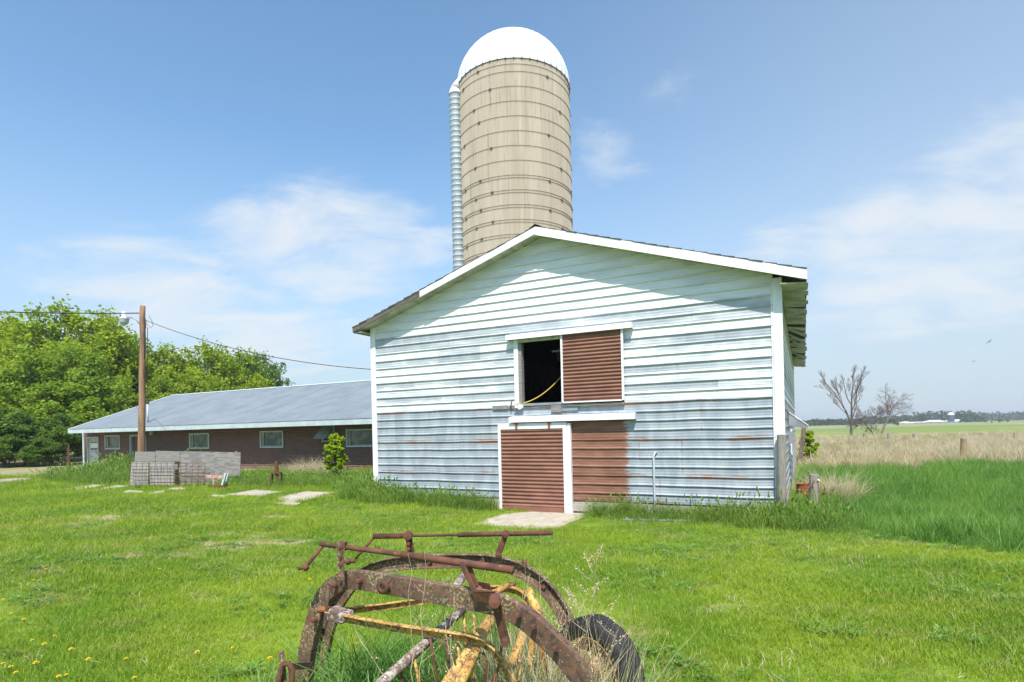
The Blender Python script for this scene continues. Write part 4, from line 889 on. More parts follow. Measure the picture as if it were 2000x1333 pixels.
# rear lift rod with spring
rr_ = rod('rear_rod', [(729, 1048, 3.98), (898, 1045, 3.86)], .0095, M['rust']); rod('sleeve', [(895, 1045, 3.862), (1079, 1041, 3.72)], .0165, M['rust'], 12, rr_)
b = MB(); a0, a1 = P(729, 1048, 3.98), P(792, 1047, 3.935); ax = (a1-a0).normalized(); sx_ = ax.orthogonal().normalized(); sy_ = ax.cross(sx_); turns = 17
b.tube([a0.lerp(a1, i/(turns*8))+(sx_*math.cos(i*math.pi/4)+sy_*math.sin(i*math.pi/4))*.016 for i in range(turns*8+1)], .0046, 5); b.build('spring', M['rust'], rr_, smooth=True)
ck = rod('crank', [(731, 1050, 3.98), (711, 1072, 3.96), (694, 1092, 3.95)], .009, M['rust'], 8); knob('knob', 679, 1097, 3.94, .024, (-1, -.1, .05), ck); rod('knob_pin', [(682, 1097, 3.945), (694, 1096, 3.95)], .013, M['rust'], 8, ck)
po = fbar('rod_post', (797, 1041, 3.93), (805, 1096, 3.96), .050, .014, EF); b = MB()
for y in (1058, 1068, 1078): b.lathe([(.001, -.02), (.014, -.018), (.014, .008), (.001, .008)], 8, P(798, y+4, 3.915), (0, 1, 0))
b.lathe([(.001, -.03), (.030, -.025), (.030, .025), (.001, .03)], 14, P(797, 1046, 3.92), (0, 1, 0)); b.build('bolt', M['rust'], po)
po = fbar('rod_post', (989, 1040, 3.78), (972, 1086, 3.80), .038, .014, EF); b = MB(); b.lathe([(.001, -.025), (.024, -.02), (.024, .02), (.001, .025)], 12, P(988, 1043, 3.77), (0, 1, 0)); b.build('bolt', M['rust'], po); b = MB(); b.lathe([(.001, -.025), (.020, -.02), (.020, .02), (.001, .025)], 12, P(974, 1084, 3.78), (0, 1, 0)); b.build('bolt', M['rust'], po)
b = MB(); b.box(P(1024, 1101, 3.76), EF*.02, (0, .03, 0), (0, 0, .022)); b.build('lug', M['rust'], rake, bevel=.004)
for (x, y, Y_) in ((612, 1212, 3.22), (652, 1144, 3.13), (700, 1136, 3.04), (1010, 1203, 2.56), (1040, 1226, 2.53), (1083, 1268, 2.49)):
    b = MB(); b.lathe([(.001, .012), (.010, .012), (.013, .004), (.013, -.02), (.001, -.02)], 6, P(x, y, Y_), fn); b.build('arch_bolt', M['rust'], rake)
for (x, y, Y_) in ((690, 1144, 4.13), (840, 1097, 3.94), (940, 1097, 3.85), (1062, 1146, 3.73), (1108, 1215, 3.67)):
    b = MB(); b.lathe([(.001, .014), (.012, .014), (.015, .004), (.015, -.012), (.001, -.012)], 6, P(x, y, Y_), rn); b.build('arch_bolt', M['rust'], rake)
# brackets on the front arch
fbar('bracket_bar', (900, 1098, 2.70), (927, 1154, 2.66), .026, .010, EF); fbar('bracket_bar', (915, 1104, 2.76), (931, 1146, 2.74), .024, .010, EF)
b = MB(); b.hexa([P(922, 1156, 2.62), P(968, 1157, 2.57), P(966, 1157, 2.72), P(921, 1156, 2.76), P(922, 1153, 2.62), P(969, 1154, 2.57), P(967, 1154, 2.72), P(921, 1153, 2.76)]); b.add([P(922, 1157, 2.615), P(968, 1158, 2.567), P(955, 1175, 2.60), P(926, 1176, 2.63)], [[0, 1, 2, 3]]); b.build('bracket_plate', M['rust'], rake)
b = MB(); b.lathe([(.001, -.03), (.024, -.028), (.024, .03), (.001, .03)], 12, P(943, 1148, 2.80), (.7, .3, -.2)); b.build('roller', M['rust_orange'], rake, smooth=True)
lk = fbar('link_bar', (964, 1167, 2.57), (984, 1257, 2.60), .030, .010, EF); fbar('link_bar', (972, 1176, 2.62), (990, 1255, 2.65), .030, .010, EF)
b = MB(); b.lathe([(.001, -.04), (.026, -.035), (.026, .03), (.001, .03)], 12, P(966, 1173, 2.55), (0, 1, 0)); b.lathe([(.001, -.03), (.016, -.03), (.016, .03), (.001, .03)], 10, P(986, 1254, 2.58), (0, 1, 0)); b.build('pin', M['rust'], lk)
b = MB(); b.lathe([(.030, -.016), (.036, -.010), (.036, .008), (.012, .010), (.012, -.004), (.030, -.004)], 16, P(748, 1147, 2.93), fn); b.build('boss', M['rust'], rake, smooth=True)
# reel: yellow rims, tubes and tines
def strip(name, pts, h, t, nrm, mat, fl=0.0):
    b = MB(); pr = [(-h/2, 0), (h/2, 0), (h/2, t), (-h/2+t, t), (-h/2+t, fl), (-h/2, fl)] if fl else [(-h/2, 0), (h/2, 0), (h/2, t), (-h/2, t)]
    b.sweep(smoothpath(XY(pts), 5), fix(pr), nrm); o = b.build(name, mat, rake, bevel=.002)
    bmx = bmesh.new(); bmx.from_mesh(o.data); bmesh.ops.recalc_face_normals(bmx, faces=bmx.faces); bmx.to_mesh(o.data); bmx.free(); return o
strip('reel_rim', [(640, 1200, 3.16), (700, 1212, 3.10), (765, 1224, 3.02), (830, 1234, 2.94), (890, 1242, 2.87), (925, 1248, 2.84), (952, 1260, 2.82), (975, 1282, 2.80), (992, 1312, 2.79), (1003, 1350, 2.78), (1007, 1400, 2.78), (1000, 1450, 2.78)], .048, .007, fn, M['yellow'], .032)
strip('reel_rim', [(655, 1194, 3.34), (720, 1188, 3.40), (800, 1178, 3.46), (880, 1164, 3.52), (945, 1152, 3.56), (990, 1150, 3.58), (1020, 1160, 3.58), (1034, 1182, 3.56), (1040, 1215, 3.54), (1040, 1260, 3.53), (1034, 1310, 3.52)], .044, .007, fn, M['yellow'], .028)
b = MB(); b.box(P(657, 1200, 3.15), EF*.045, fn*.04, (0, 0, .034)); b.box(P(672, 1204, 3.14), EF*.03, fn*.05, (0, 0, .028)); b.build('bearing_block', M['white_tube'], rake, bevel=.012)
rod('bearing_pin', [(622, 1192, 3.20), (650, 1190, 3.18)], .016, M['rust_orange']); fbar('brace_strap', (642, 1146, 3.12), (634, 1228, 3.14), .022, .007, EF, M['arch'])
rod('reel_shaft', [(728, 1350, 2.62), (800, 1285, 2.85), (905, 1190, 3.22), (914, 1113, 3.62)][:3], [.026, .026, .024], M['white_tube'], 12); rod('cross_tube', [(880, 1160, 3.35), (914, 1114, 3.72)], .024, M['white_tube'], 12)
rod('tine_bar', [(858, 1362, 2.62), (922, 1266, 2.92), (966, 1200, 3.20)], .033, M['yellow'], 14); rod('tine_bar', [(884, 1360, 2.55), (930, 1272, 2.80)], .026, M['yellow'], 12)
rod('tine_bar', [(1000, 1300, 3.15), (1024, 1235, 3.35)], .028, M['yellow'], 12); rod('tine_bar', [(1030, 1150, 3.55), (1056, 1206, 3.50), (1062, 1330, 3.40)], .026, M['yellow'], 12)
rod('tine_bar', [(925, 1178, 3.30), (1003, 1140, 3.62)], .020, M['yellow'], 10)
def tine(pts, mat, r=.0075): rod('tine', pts, r, mat, 7)
tine([(840, 1246, 2.93), (846, 1285, 2.90), (856, 1345, 2.84)], M['rust']); tine([(871, 1250, 2.90), (875, 1280, 2.88), (879, 1345, 2.84)], M['rust']); tine([(808, 1282, 2.86), (814, 1310, 2.84), (819, 1350, 2.82)], M['yellow'])
tine([(905, 1195, 3.22), (908, 1230, 3.20), (912, 1300, 3.16)], M['yellow']); tine([(925, 1200, 3.25), (927, 1240, 3.2), (924, 1330, 3.16)], M['yellow']); tine([(783, 1302, 2.8), (786, 1350, 2.78)], M['rust']); tine([(980, 1262, 2.9), (975, 1300, 2.88), (958, 1350, 2.86)], M['rust_orange']); tine([(893, 1255, 2.9), (898, 1290, 2.87), (899, 1345, 2.84)], M['yellow'])
tine([(1010, 1262, 3.1), (1016, 1300, 3.05), (1013, 1350, 3.0)], M['yellow']); tine([(943, 1275, 2.85), (950, 1305, 2.84), (946, 1350, 2.82)], M['rust'])
b = MB(); c = P(912, 1313, 2.74); b.tube([c+EF*(.034*math.cos(a))+EZ*(.045*math.sin(a)) for a in np.linspace(2.4, -2.6, 16)], .008, 7); b.build('hook', M['yellow'], rake, smooth=True)
b = MB(); c = P(864, 1300, 2.8); b.tube([c+EF*(.08*math.cos(a))+EZ*(.11*math.sin(a)) for a in np.linspace(2.0, -1.0, 18)], .0045, 6); b.build('spring_wire', M['rust'], rake, smooth=True)
# front foot with a clevis
t0 = fbar('foot_bar', (549, 1272, 3.06), (556, 1345, 3.02), .026, .02, EF, M['arch']); rod('clevis', [(545, 1385, 3.0), (546, 1320, 3.0), (553, 1298, 3.0), (564, 1296, 3.0), (571, 1308, 3.0), (569, 1345, 3.0), (566, 1385, 3.0)], .016, M['rust'], 9)
fbar('foot_arm', (565, 1302, 3.05), (606, 1300, 3.26), .036, .018, EZ, M['arch'])
# wheel
wc = P(1166, 1311, 3.5); wax = Vector((-.80, -.60, .03)).normalized(); TR = .32
b = MB(); hw = .072
prof = [(.205, -hw*.7), (.225, -hw*.92), (.27, -hw*1.05), (.305, -hw*.98), (.325, -hw*.80), (TR, -hw*.55), (TR+.003, 0), (TR, hw*.55), (.325, hw*.80), (.305, hw*.98), (.27, hw*1.05), (.225, hw*.92), (.205, hw*.7), (.205, -hw*.7)]
b.lathe(prof, 56, wc, wax); ty_ = b.build('tyre', M['tyre'], rake, smooth=True)
b = MB(); xa = wax.orthogonal().normalized(); ya = wax.cross(xa)
for k in range(72):
    a = 2*math.pi*k/72
    for s_, off in ((-1, 0), (0, .5), (1, 0)):
        aa = a+off*2*math.pi/72; d = xa*math.cos(aa)+ya*math.sin(aa); tt = -xa*math.sin(aa)+ya*math.cos(aa)
        b.box(wc+d*(TR+.003-.004*abs(s_))+wax*(s_*.043), tt*.0095+wax*(.003*s_), wax*.017, d*.002)
b.build('tread', M['tyre'], ty_)
b = MB(); b.lathe([(.204, -.06), (.212, -.064), (.21, .03), (.212, .062), (.204, .06), (.19, .05), (.175, .02), (.11, .012), (.09, .02), (.001, .02)], 40, wc, wax); b.build('rim', M['yellow'], rake, smooth=True)
b = MB(); b.lathe([(.085, .022), (.082, .05), (.06, .07), (.055, .11), (.04, .125), (.001, .125)], 24, wc, wax); hb_ = b.build('hub', M['rust_orange'], rake, smooth=True)
b = MB()
for k in range(5):
    a = 2*math.pi*k/5; b.lathe([(.001, .04), (.011, .04), (.011, .0), (.001, 0)], 6, wc+(xa*math.cos(a)+ya*math.sin(a))*.07+wax*.03, wax)
b.build('wheel_nut', M['rust'], hb_)
b = MB(); b.tube([wc+wax*.12, wc+wax*.30+EZ*.05, P(1128, 1285, 3.62)], .024, 10); b.build('axle', M['rust_orange'], rake, smooth=True)

# ============================================================ FAR FARM, BIRDS
FY = 640.0
def farhouse(px0, px1, ybase, yeave, yroof, Y, depth, wallm, roofm, label, name='farm_building'):
    a, c = P(px0, ybase, Y), P(px1, ybase, Y); z0 = float(gz(a.x, Y)); ze = P(px0, yeave, Y).z; zr = P((px0+px1)/2, yroof, Y).z
    t = empty(name, Vector(((a.x+c.x)/2, Y, z0)), label, 'farm building', 'buildings of the distant farm')
    b = MB(); b.hexa([(a.x, Y, z0-1), (c.x, Y, z0-1), (c.x, Y+depth, z0-1), (a.x, Y+depth, z0-1), (a.x, Y, ze), (c.x, Y, ze), (c.x, Y+depth, ze), (a.x, Y+depth, ze)]); b.build('wall', wallm, t)
    o_ = .5; b = MB(); ym = Y+depth/2; b.add([(a.x-o_, Y-o_, ze), (c.x+o_, Y-o_, ze), (c.x-depth*.12, ym, zr), (a.x+depth*.12, ym, zr), (a.x-o_, Y+depth+o_, ze), (c.x+o_, Y+depth+o_, ze)], [[0, 1, 2, 3], [5, 4, 3, 2], [0, 3, 4], [1, 5, 2]]); b.build('roof', roofm, t)
    return t
farhouse(1768, 1784, 829.5, 827, 823.5, FY, 14, M['white_farm'], M['white_farm'], 'small white farm building leftmost in the distant farm')
farhouse(1784, 1815, 829, 826, 824, FY+6, 12, M['far_grey'], M['white_farm'], 'low grey building between the white ones in the distant farm')
farhouse(1822, 1849, 827, 824.5, 820.5, FY+20, 18, M['white_farm'], M['white_farm'], 'white roofed building just left of the distant silo')
farhouse(1842, 1874, 828, 825.5, 824.3, FY-4, 10, M['far_grey'], M['far_grey'], 'low grey shed before the distant silo')
farhouse(1862, 1889, 826.5, 823.5, 819.5, FY+22, 18, M['white_farm'], M['white_farm'], 'white roofed building just right of the distant silo')
q = P(1857.5, 826, FY+12); q.z = float(gz(q.x, q.y)); r_ = 11.5/2/F*q.y; zt = P(1857, 811, q.y).z
t = empty('far_silo', q, 'dark blue silo with white dome standing in the distant farm', 'silo')
b = MB(); b.lathe([(r_, -1), (r_, zt-q.z), (.01, zt-q.z)], 20, q); b.build('wall', M['far_silo'], t, smooth=False)
b = MB(); b.lathe([(r_*1.02, zt-q.z)]+[(r_*1.02*math.cos(a), zt-q.z+r_*.85*math.sin(a)) for a in np.linspace(.1, 1.5, 8)], 20, q); b.build('dome', M['white_farm'], t, smooth=True)
def bird(px, py, Y, span, roll, label):
    c = P(px, py, Y); t = empty('bird', c, label, 'bird', 'gulls in the sky'); s_ = span/2
    b = MB(); b.lathe([(.001, -.22), (.03, -.16), (.07, 0), (.055, .1), (.02, .2), (.001, .21)], 10, c, (.9, .3, .05)); b.build('body', M['bird'], t, smooth=True)
    f = Vector((.9, .3, .05)).normalized(); sd = Vector((-.3*math.cos(roll), .9*math.cos(roll), math.sin(roll))).normalized(); up = f.cross(sd); up = up if up.z > 0 else -up
    sd = (Vector((1, -.2, 0)) if True else sd); sd = (sd*math.cos(roll)+EZ*math.sin(roll)).normalized(); f = Vector((.25, 1, .1)).normalized()
    for sg in (-1, 1):
        b = MB(); p = [c+f*.08, c+sd*sg*s_*.45+EZ*.16*s_*2*.5+f*.12, c+sd*sg*s_+EZ*.05*s_-f*.05, c+sd*sg*s_*.45+EZ*.14*s_-f*.06, c-f*.08]
        b.add(p+[x+EZ*.012 for x in p], [[0, 1, 3, 4], [1, 2, 3], [5, 9, 8, 6], [6, 8, 7], [0, 5, 6, 1], [1, 6, 7, 2], [2, 7, 8, 3], [3, 8, 9, 4]]); b.build('wing', M['bird'], t)
bird(1932, 668, 75, 1.1, R(38), 'dark bird with raised wings, the higher of two above the field'); bird(1902, 706, 95, .9, R(4), 'dark bird gliding level, the lower of two above the field')

# ============================================================ VEGETATION
PROT = bpy.data.collections.new('plant_sources')       # source tufts, never placed in the scene themselves
def tuft_mesh(name, n, rad, h0, h1, wid, bend, mat, seed, heads=0, spread=.5, segs=3):
    r = np.random.default_rng(seed); V = []; Q = []
    for i in range(n):
        a = r.uniform(0, 6.283); rr = rad*math.sqrt(r.uniform(0, 1)); bx, by = rr*math.cos(a), rr*math.sin(a)
        h = r.uniform(h0, h1); d = r.uniform(0, 6.283); ln = r.uniform(.15, 1)*bend*h; lx, ly = math.cos(d)*ln+bx/rad*spread*h*.4, math.sin(d)*ln+by/rad*spread*h*.4
        f = r.uniform(0, 6.283); wx, wy = math.cos(f)*wid/2, math.sin(f)*wid/2; o = len(V)
        for k in range(segs+1):
            t = k/segs; q = (1-t**1.6)*r.uniform(.9, 1.1)+.08; x, y, z = bx+lx*t**1.8, by+ly*t**1.8, h*(t-.18*bend*t*t)
            V += [(x-wx*q, y-wy*q, z), (x+wx*q, y+wy*q, z)]
        for k in range(segs): Q.append((o+2*k, o+2*k+1, o+2*k+3, o+2*k+2))
        if heads and r.uniform() < heads:      # seed head
            x, y, z = bx+lx, by+ly, h*(1-.18*bend); o = len(V); s = wid*2.2
            V += [(x-s, y, z-.02), (x, y-s, z+.02), (x+s, y, z-.02), (x+lx*.2, y+ly*.2, z+.16*h)]; Q.append((o, o+1, o+2, o+3))
    me = bpy.data.meshes.new(name); me.from_pydata(V, [], Q); me.materials.append(mat)
    o = bpy.data.objects.new(name, me); return o
def tuft_set(name, k, **kw):
    c = bpy.data.collections.new(name)
    for i in range(k): c.objects.link(tuft_mesh(name, seed=100+i, **kw))
    return c
def scatter(name, pts, scl, coll, label, tilt=.15, seed=1, kind='stuff'):
    r = np.random.default_rng(seed); n = len(pts); me = bpy.data.meshes.new(name); me.vertices.add(n); me.vertices.foreach_set('co', np.asarray(pts, np.float32).ravel())
    rot = np.stack([r.normal(0, tilt, n), r.normal(0, tilt, n), r.uniform(0, 6.283, n)], -1).astype(np.float32)
    a = me.attributes.new('rot', 'FLOAT_VECTOR', 'POINT'); a.data.foreach_set('vector', rot.ravel())
    a = me.attributes.new('scl', 'FLOAT', 'POINT'); a.data.foreach_set('value', np.asarray(scl, np.float32))
    a = me.attributes.new('pick', 'INT', 'POINT'); a.data.foreach_set('value', r.integers(0, 1000, n).astype(np.int32))
    o = bpy.data.objects.new(name, me); COL.objects.link(o)
    ng = bpy.data.node_groups.new(name+'_scatter', 'GeometryNodeTree'); ng.interface.new_socket('Geometry', in_out='INPUT', socket_type='NodeSocketGeometry'); ng.interface.new_socket('Geometry', in_out='OUTPUT', socket_type='NodeSocketGeometry')
    N = ng.nodes; L = ng.links; gi = N.new('NodeGroupInput'); go = N.new('NodeGroupOutput'); ip = N.new('GeometryNodeInstanceOnPoints'); ci = N.new('GeometryNodeCollectionInfo')
    ci.inputs['Collection'].default_value = coll; ci.inputs['Separate Children'].default_value = True; ci.inputs['Reset Children'].default_value = True
    def at(nm, ty):
        q = N.new('GeometryNodeInputNamedAttribute'); q.data_type = ty; q.inputs['Name'].default_value = nm; return q.outputs['Attribute']
    L.new(gi.outputs[0], ip.inputs['Points']); L.new(ci.outputs[0], ip.inputs['Instance']); ip.inputs['Pick Instance'].default_value = True
    L.new(at('pick', 'INT'), ip.inputs['Instance Index']); er = N.new('FunctionNodeEulerToRotation'); L.new(at('rot', 'FLOAT_VECTOR'), er.inputs[0]); L.new(er.outputs[0], ip.inputs['Rotation']); L.new(at('scl', 'FLOAT'), ip.inputs['Scale'])
    L.new(ip.outputs[0], go.inputs[0]); m = o.modifiers.new('scatter', 'NODES'); m.node_group = ng
    tag(o, label, kind=kind); return o
def pnoise(x, y, s, seed=0):
    """cheap smooth value noise in -1..1"""
    r = np.random.default_rng(seed); o = np.zeros_like(x)
    for k in range(5):
        a, b_, ph = r.uniform(-1, 1), r.uniform(-1, 1), r.uniform(0, 6.3); o += np.sin((x*a+y*b_)*s*(1.2+.5*k)+ph)
    return o/2.5
def inpoly(x, y, poly):
    ins = np.zeros(len(x), bool); n = len(poly)
    for i in range(n):
        (x0, y0), (x1, y1) = poly[i], poly[(i+1) % n]
        c = ((y0 > y) != (y1 > y)) & (x < (x1-x0)*(y-y0)/(y1-y0+1e-12)+x0); ins ^= c
    return ins
SLABS = []
for o in bpy.data.objects:
    if o.name.startswith('concrete_slab') or o.name.startswith('gravel_drive'):
        n = len(o.data.vertices)//2; c0 = sum((v.co for v in o.data.vertices[:n]), Vector())/n; SLABS.append([tuple(c0.lerp(v.co, .93).xy) for v in o.data.vertices[:n]])
def local(x, y):      # barn axes: along wall, depth behind the front
    return (x-WR.x)*EU.x+(y-WR.y)*EU.y, (x-WR.x)*ED.x+(y-WR.y)*ED.y
def free(x, y, slabs=True):
    u, d = local(x, y); ok = ~((u > -11.6) & (u < .3) & (d > -.05) & (d < DEPTH+.2)); ok &= ~((u < -17.4) & (d > BD-.05) & (d < BD+16))
    if slabs:
        for s in SLABS: ok &= ~inpoly(x, y, s)
    return ok
# line where the mown lawn ends and the tall field begins (right), from pixels
EDGE = [G(*p) for p in ((1545, 1020), (1600, 1023), (1660, 1040), (1720, 1055), (1800, 1068), (1900, 1078), (2010, 1090), (2200, 1112))]
ex = np.array([p.x for p in EDGE]); ey = np.array([p.y for p in EDGE]); od = np.argsort(ex); ex, ey = ex[od], ey[od]
def mown(x, y): return ~((x > ex[0]) & (y > np.interp(x, ex, ey)+.25*pnoise(x, y, 2.3, 5)))
def sample(n, x0, x1, y0, y1, seed): r = np.random.default_rng(seed); return r.uniform(x0, x1, n), r.uniform(y0, y1, n), r
# --- lawn
lawn_src = tuft_set('lawn_tuft', 6, n=34, rad=.11, h0=.03, h1=.075, wid=.0048, bend=.9, mat=M['blade_lawn'], segs=2)
P_, S_ = [], []
for (y0, y1, dens, sc_, seed) in ((1.6, 5.5, 340, .95, 11), (5.5, 9, 250, 1.05, 12), (9, 14, 150, 1.25, 13), (14, 21, 65, 1.7, 14), (21, 30, 18, 2.8, 15)):
    xa, xb = -1.02*y1-1.5, min(1.02*y1+1.5, 15); n = int((xb-xa)*(y1-y0)*dens); x, y, r = sample(n, xa, xb, y0, y1, seed)
    keep = free(x, y) & mown(x, y) & (np.abs(x) < 1.02*y+1.5)
    wear = np.zeros(n)
    for (bx, by, ra_, rb_) in BARE: wear = np.maximum(wear, 1.25-np.hypot((x-bx)/ra_, (y-by)/rb_)+.45*pnoise(x, y, 3.1, 3)+.3*pnoise(x, y, 7.3, 4))
    keep &= ~(r.uniform(0, 1, n) < np.clip(wear*.9, 0, .72))
    x, y = x[keep], y[keep]; P_.append(np.stack([x, y, gz(x, y)-.004], -1)); S_.append(sc_*r.uniform(.65, 1.25, len(x))*(1+.22*pnoise(x, y, 1.1, 8)))
scatter('lawn_grass', np.concatenate(P_), np.concatenate(S_), lawn_src, 'short bright green mown grass over the whole yard')
# --- clover and plantain patches, dead thatch in the lawn
def rosette_mesh(name, n, rad, seed, mat):
    r = np.random.default_rng(seed); V = []; Q = []
    for i in range(n):
        a = r.uniform(0, 6.283); rr = rad*r.uniform(.1, 1); c = np.array([rr*math.cos(a), rr*math.sin(a), r.uniform(.02, .06)]); s = r.uniform(.010, .022); d = np.array([math.cos(a), math.sin(a), .35]); e = np.array([-math.sin(a), math.cos(a), 0])*.55; o = len(V)
        V += [tuple(c-d*s), tuple(c+e*s), tuple(c+d*s), tuple(c-e*s)]; Q.append((o, o+1, o+2, o+3))
    me = bpy.data.meshes.new(name); me.from_pydata(V, [], Q); me.materials.append(mat); return bpy.data.objects.new(name, me)
clv = bpy.data.collections.new('clover_sources')
for i in range(4): clv.objects.link(rosette_mesh('clover', 30, .10, 70+i, M['blade_clover']))
n = 9000; x, y, r = sample(n, -15, 14, 2.2, 16, 71); keep = free(x, y) & mown(x, y) & (np.abs(x) < y+1.5) & (pnoise(x, y, 1.3, 31)+.6*pnoise(x, y, 3.7, 32) > .35); x, y = x[keep], y[keep]
scatter('lawn_clover', np.stack([x, y, gz(x, y)], -1), r.uniform(.7, 1.4, len(x)), clv, 'low clover and broadleaf weeds through the lawn', .1)
th_src = tuft_set('thatch_tuft', 4, n=9, rad=.10, h0=.03, h1=.09, wid=.0045, bend=1.3, mat=M['blade_dry'], segs=2)
n = 12000; x, y, r = sample(n, -15, 14, 2.2, 16, 73); keep = free(x, y) & mown(x, y) & (np.abs(x) < y+1.5) & (pnoise(x, y, .9, 33)+.7*pnoise(x, y, 4.1, 34) > .2); x, y = x[keep], y[keep]
scatter('lawn_thatch', np.stack([x, y, gz(x, y)], -1), r.uniform(.7, 1.3, len(x)), th_src, 'dead pale blades of thatch among the lawn grass', .25)
# --- tall grass of the right field
tall_src = tuft_set('tall_tuft', 5, n=30, rad=.16, h0=.28, h1=.62, wid=.010, bend=.75, mat=M['blade_tall'], segs=4)
P_, S_ = [], []
for (y0, y1, x1, dens, sc_, seed) in ((8, 14, 17, 42, .75, 21), (14, 22, 26, 24, .85, 22), (22, 36, 42, 11, 1.05, 23)):
    n = int((x1-5)*(y1-y0)*dens); x, y, r = sample(n, 5, x1, y0, y1, seed); u, d = local(x, y)
    far = np.interp(x, [6, 12, 20, 30, 45], [31, 29.5, 27.5, 27, 30]); dist = y-np.interp(x, ex, ey)
    keep = ~mown(x, y) & free(x, y) & (y < far+1.6*pnoise(x, y, .8, 9)+2.4*pnoise(x, y, .33, 19)); x, y, dist = x[keep], y[keep], dist[keep]
    P_.append(np.stack([x, y, gz(x, y)-.01], -1)); S_.append(sc_*r.uniform(.6, 1.15, len(x))*(.55+.45*np.clip(dist/1.2, 0, 1))*(1+.18*pnoise(x, y, 1.0, 4)))
scatter('tall_grass', np.concatenate(P_), np.concatenate(S_), tall_src, 'tall deep green grass in the field right of the barn', .2)
# --- dry fallow beyond
dry_src = tuft_set('dry_tuft', 5, n=30, rad=.28, h0=.45, h1=1.0, wid=.016, bend=.6, mat=M['blade_dry'], segs=3)
mix_src = tuft_set('field_tuft', 4, n=26, rad=.4, h0=.2, h1=.55, wid=.03, bend=.6, mat=M['blade_mix'], segs=2)
P_, S_ = [], []
for (y0, y1, x0, x1, dens, sc_, seed) in ((24, 40, 9, 46, 5, .95, 31), (40, 62, 17, 68, 3.0, 1.0, 32), (62, 88, 30, 96, 1.6, 1.15, 33)):
    n = int((x1-x0)*(y1-y0)*dens); x, y, r = sample(n, x0, x1, y0, y1, seed); far = np.interp(x, [6, 12, 20, 30, 45], [31, 29.5, 27.5, 27, 30])
    keep = (y > far-.8+1.6*pnoise(x, y, .8, 9)+2.4*pnoise(x, y, .33, 19)) & (pnoise(x, y, .35, 17) > -.62) & free(x, y); x, y = x[keep], y[keep]; P_.append(np.stack([x, y, gz(x, y)-.02], -1)); S_.append(sc_*r.uniform(.55, 1.15, len(x)))
scatter('dry_grass', np.concatenate(P_), np.concatenate(S_), dry_src, 'dry straw coloured grass along the field fence', .28)
n = 9500; x, y, r = sample(n, 12, 100, 27, 92, 35); keep = (y > np.interp(x, [12, 20, 30, 45], [30, 28, 27.5, 30])) & (x < y*1.1) & free(x, y); x, y = x[keep], y[keep]
scatter('field_grass', np.stack([x, y, gz(x, y)-.02], -1), r.uniform(.6, 1.3, len(x)), mix_src, 'mixed green and tan grass among the dry stalks', .2)
# --- grass along walls: barn front, shed front, round posts
wall_src = tuft_set('wall_tuft', 5, n=26, rad=.13, h0=.20, h1=.52, wid=.009, bend=.7, mat=M['blade_wall'], heads=.10, segs=4)
P_, S_ = [], []
r = np.random.default_rng(41)
def strip_pts(a, bb, width, dens, sc_, fade=True, jit=0.0):
    a, bb = np.array(a[:2]), np.array(bb[:2]); L = np.linalg.norm(bb-a); n = int(L*width*dens); t = r.uniform(0, 1, n); nrm = np.array([-(bb-a)[1], (bb-a)[0]])/L; q = r.uniform(-.5, .5, n)
    p = a+(bb-a)*t[:, None]+nrm*(q*width)[:, None]; x, y = p[:, 0], p[:, 1]; k = free(x, y); x, y, q = x[k], y[k], q[k]
    P_.append(np.stack([x, y, gz(x, y)-.01], -1)); S_.append(sc_*r.uniform(.6, 1.2, len(x))*(1-.9*np.abs(q)**1.5)*(1+.25*pnoise(x, y, 1.7, 6)))
strip_pts(W(-11.9, 0, .35), W(-7.1, 0, .35), .7, 95, 1.25); strip_pts(W(-12.0, 0, .6), W(-9.8, 0, .7), 1.3, 70, 1.25); strip_pts(W(-10.4, 0, .5), W(-7.9, 0, .45), .9, 60, 1.1)
strip_pts(W(-4.3, 0, .28), W(.5, 0, .28), .55, 110, 1.15); strip_pts(W(-3.9, 0, .6), W(.3, 0, .7), .6, 40, .6); strip_pts(W(-.8, 0, .6), W(1.4, 0, .9), 1.3, 60, 1.0); strip_pts(W(.5, 0, .4), W(.8, 0, -6), 1.0, 45, 1.0)
strip_pts(S(-37.5, 0, 1.6), S(-31.5, 0, 2.2), 2.6, 24, 1.7)
g0, g1 = G(110, 935), G(255, 945); strip_pts(g0, g1, 2.6, 30, 1.35)
strip_pts(G(345, 945), G(470, 950), 1.1, 45, 1.0); strip_pts(G(288, 950), G(312, 950), .6, 70, 1.2); strip_pts(G(440, 950), G(740, 950), 2.4, 40, .95); strip_pts(G(430, 940), G(740, 938), 3.0, 26, .9); strip_pts(G(470, 928), G(730, 928), 3, 16, .8)
strip_pts(G(690, 955), G(760, 965), 1.6, 50, 1.0)
scatter('wall_grass', np.concatenate(P_), np.concatenate(S_), wall_src, 'rank grass grown up along the barn and the shed', .18)
# --- grass in and under the rake
P_, S_ = [], []
rk_src = tuft_set('rake_tuft', 5, n=24, rad=.10, h0=.28, h1=.60, wid=.0085, bend=.95, mat=M['blade_tall'], heads=0, segs=5)
r = np.random.default_rng(51); n = 620
x = r.uniform(-1.6, 1.25, n); y = r.uniform(2.4, 4.4, n); keep = (((x+.45)/1.15)**2+((y-3.3)/1.05)**2 < 1.0); x, y = x[keep], y[keep]
scatter('rake_grass', np.stack([x, y, gz(x, y)-.01], -1), r.uniform(.7, 1.25, len(x)), rk_src, 'long green grass growing up through the hay rake', .2)
rd_src = tuft_set('rake_straw', 4, n=16, rad=.12, h0=.40, h1=.95, wid=.0045, bend=.5, mat=M['blade_dry'], segs=4)
n = 210; x = r.uniform(-.35, .6, n); y = r.uniform(2.5, 3.8, n); keep = (((x-.12)/.44)**2+((y-3.15)/.65)**2 < 1); x, y = x[keep], y[keep]
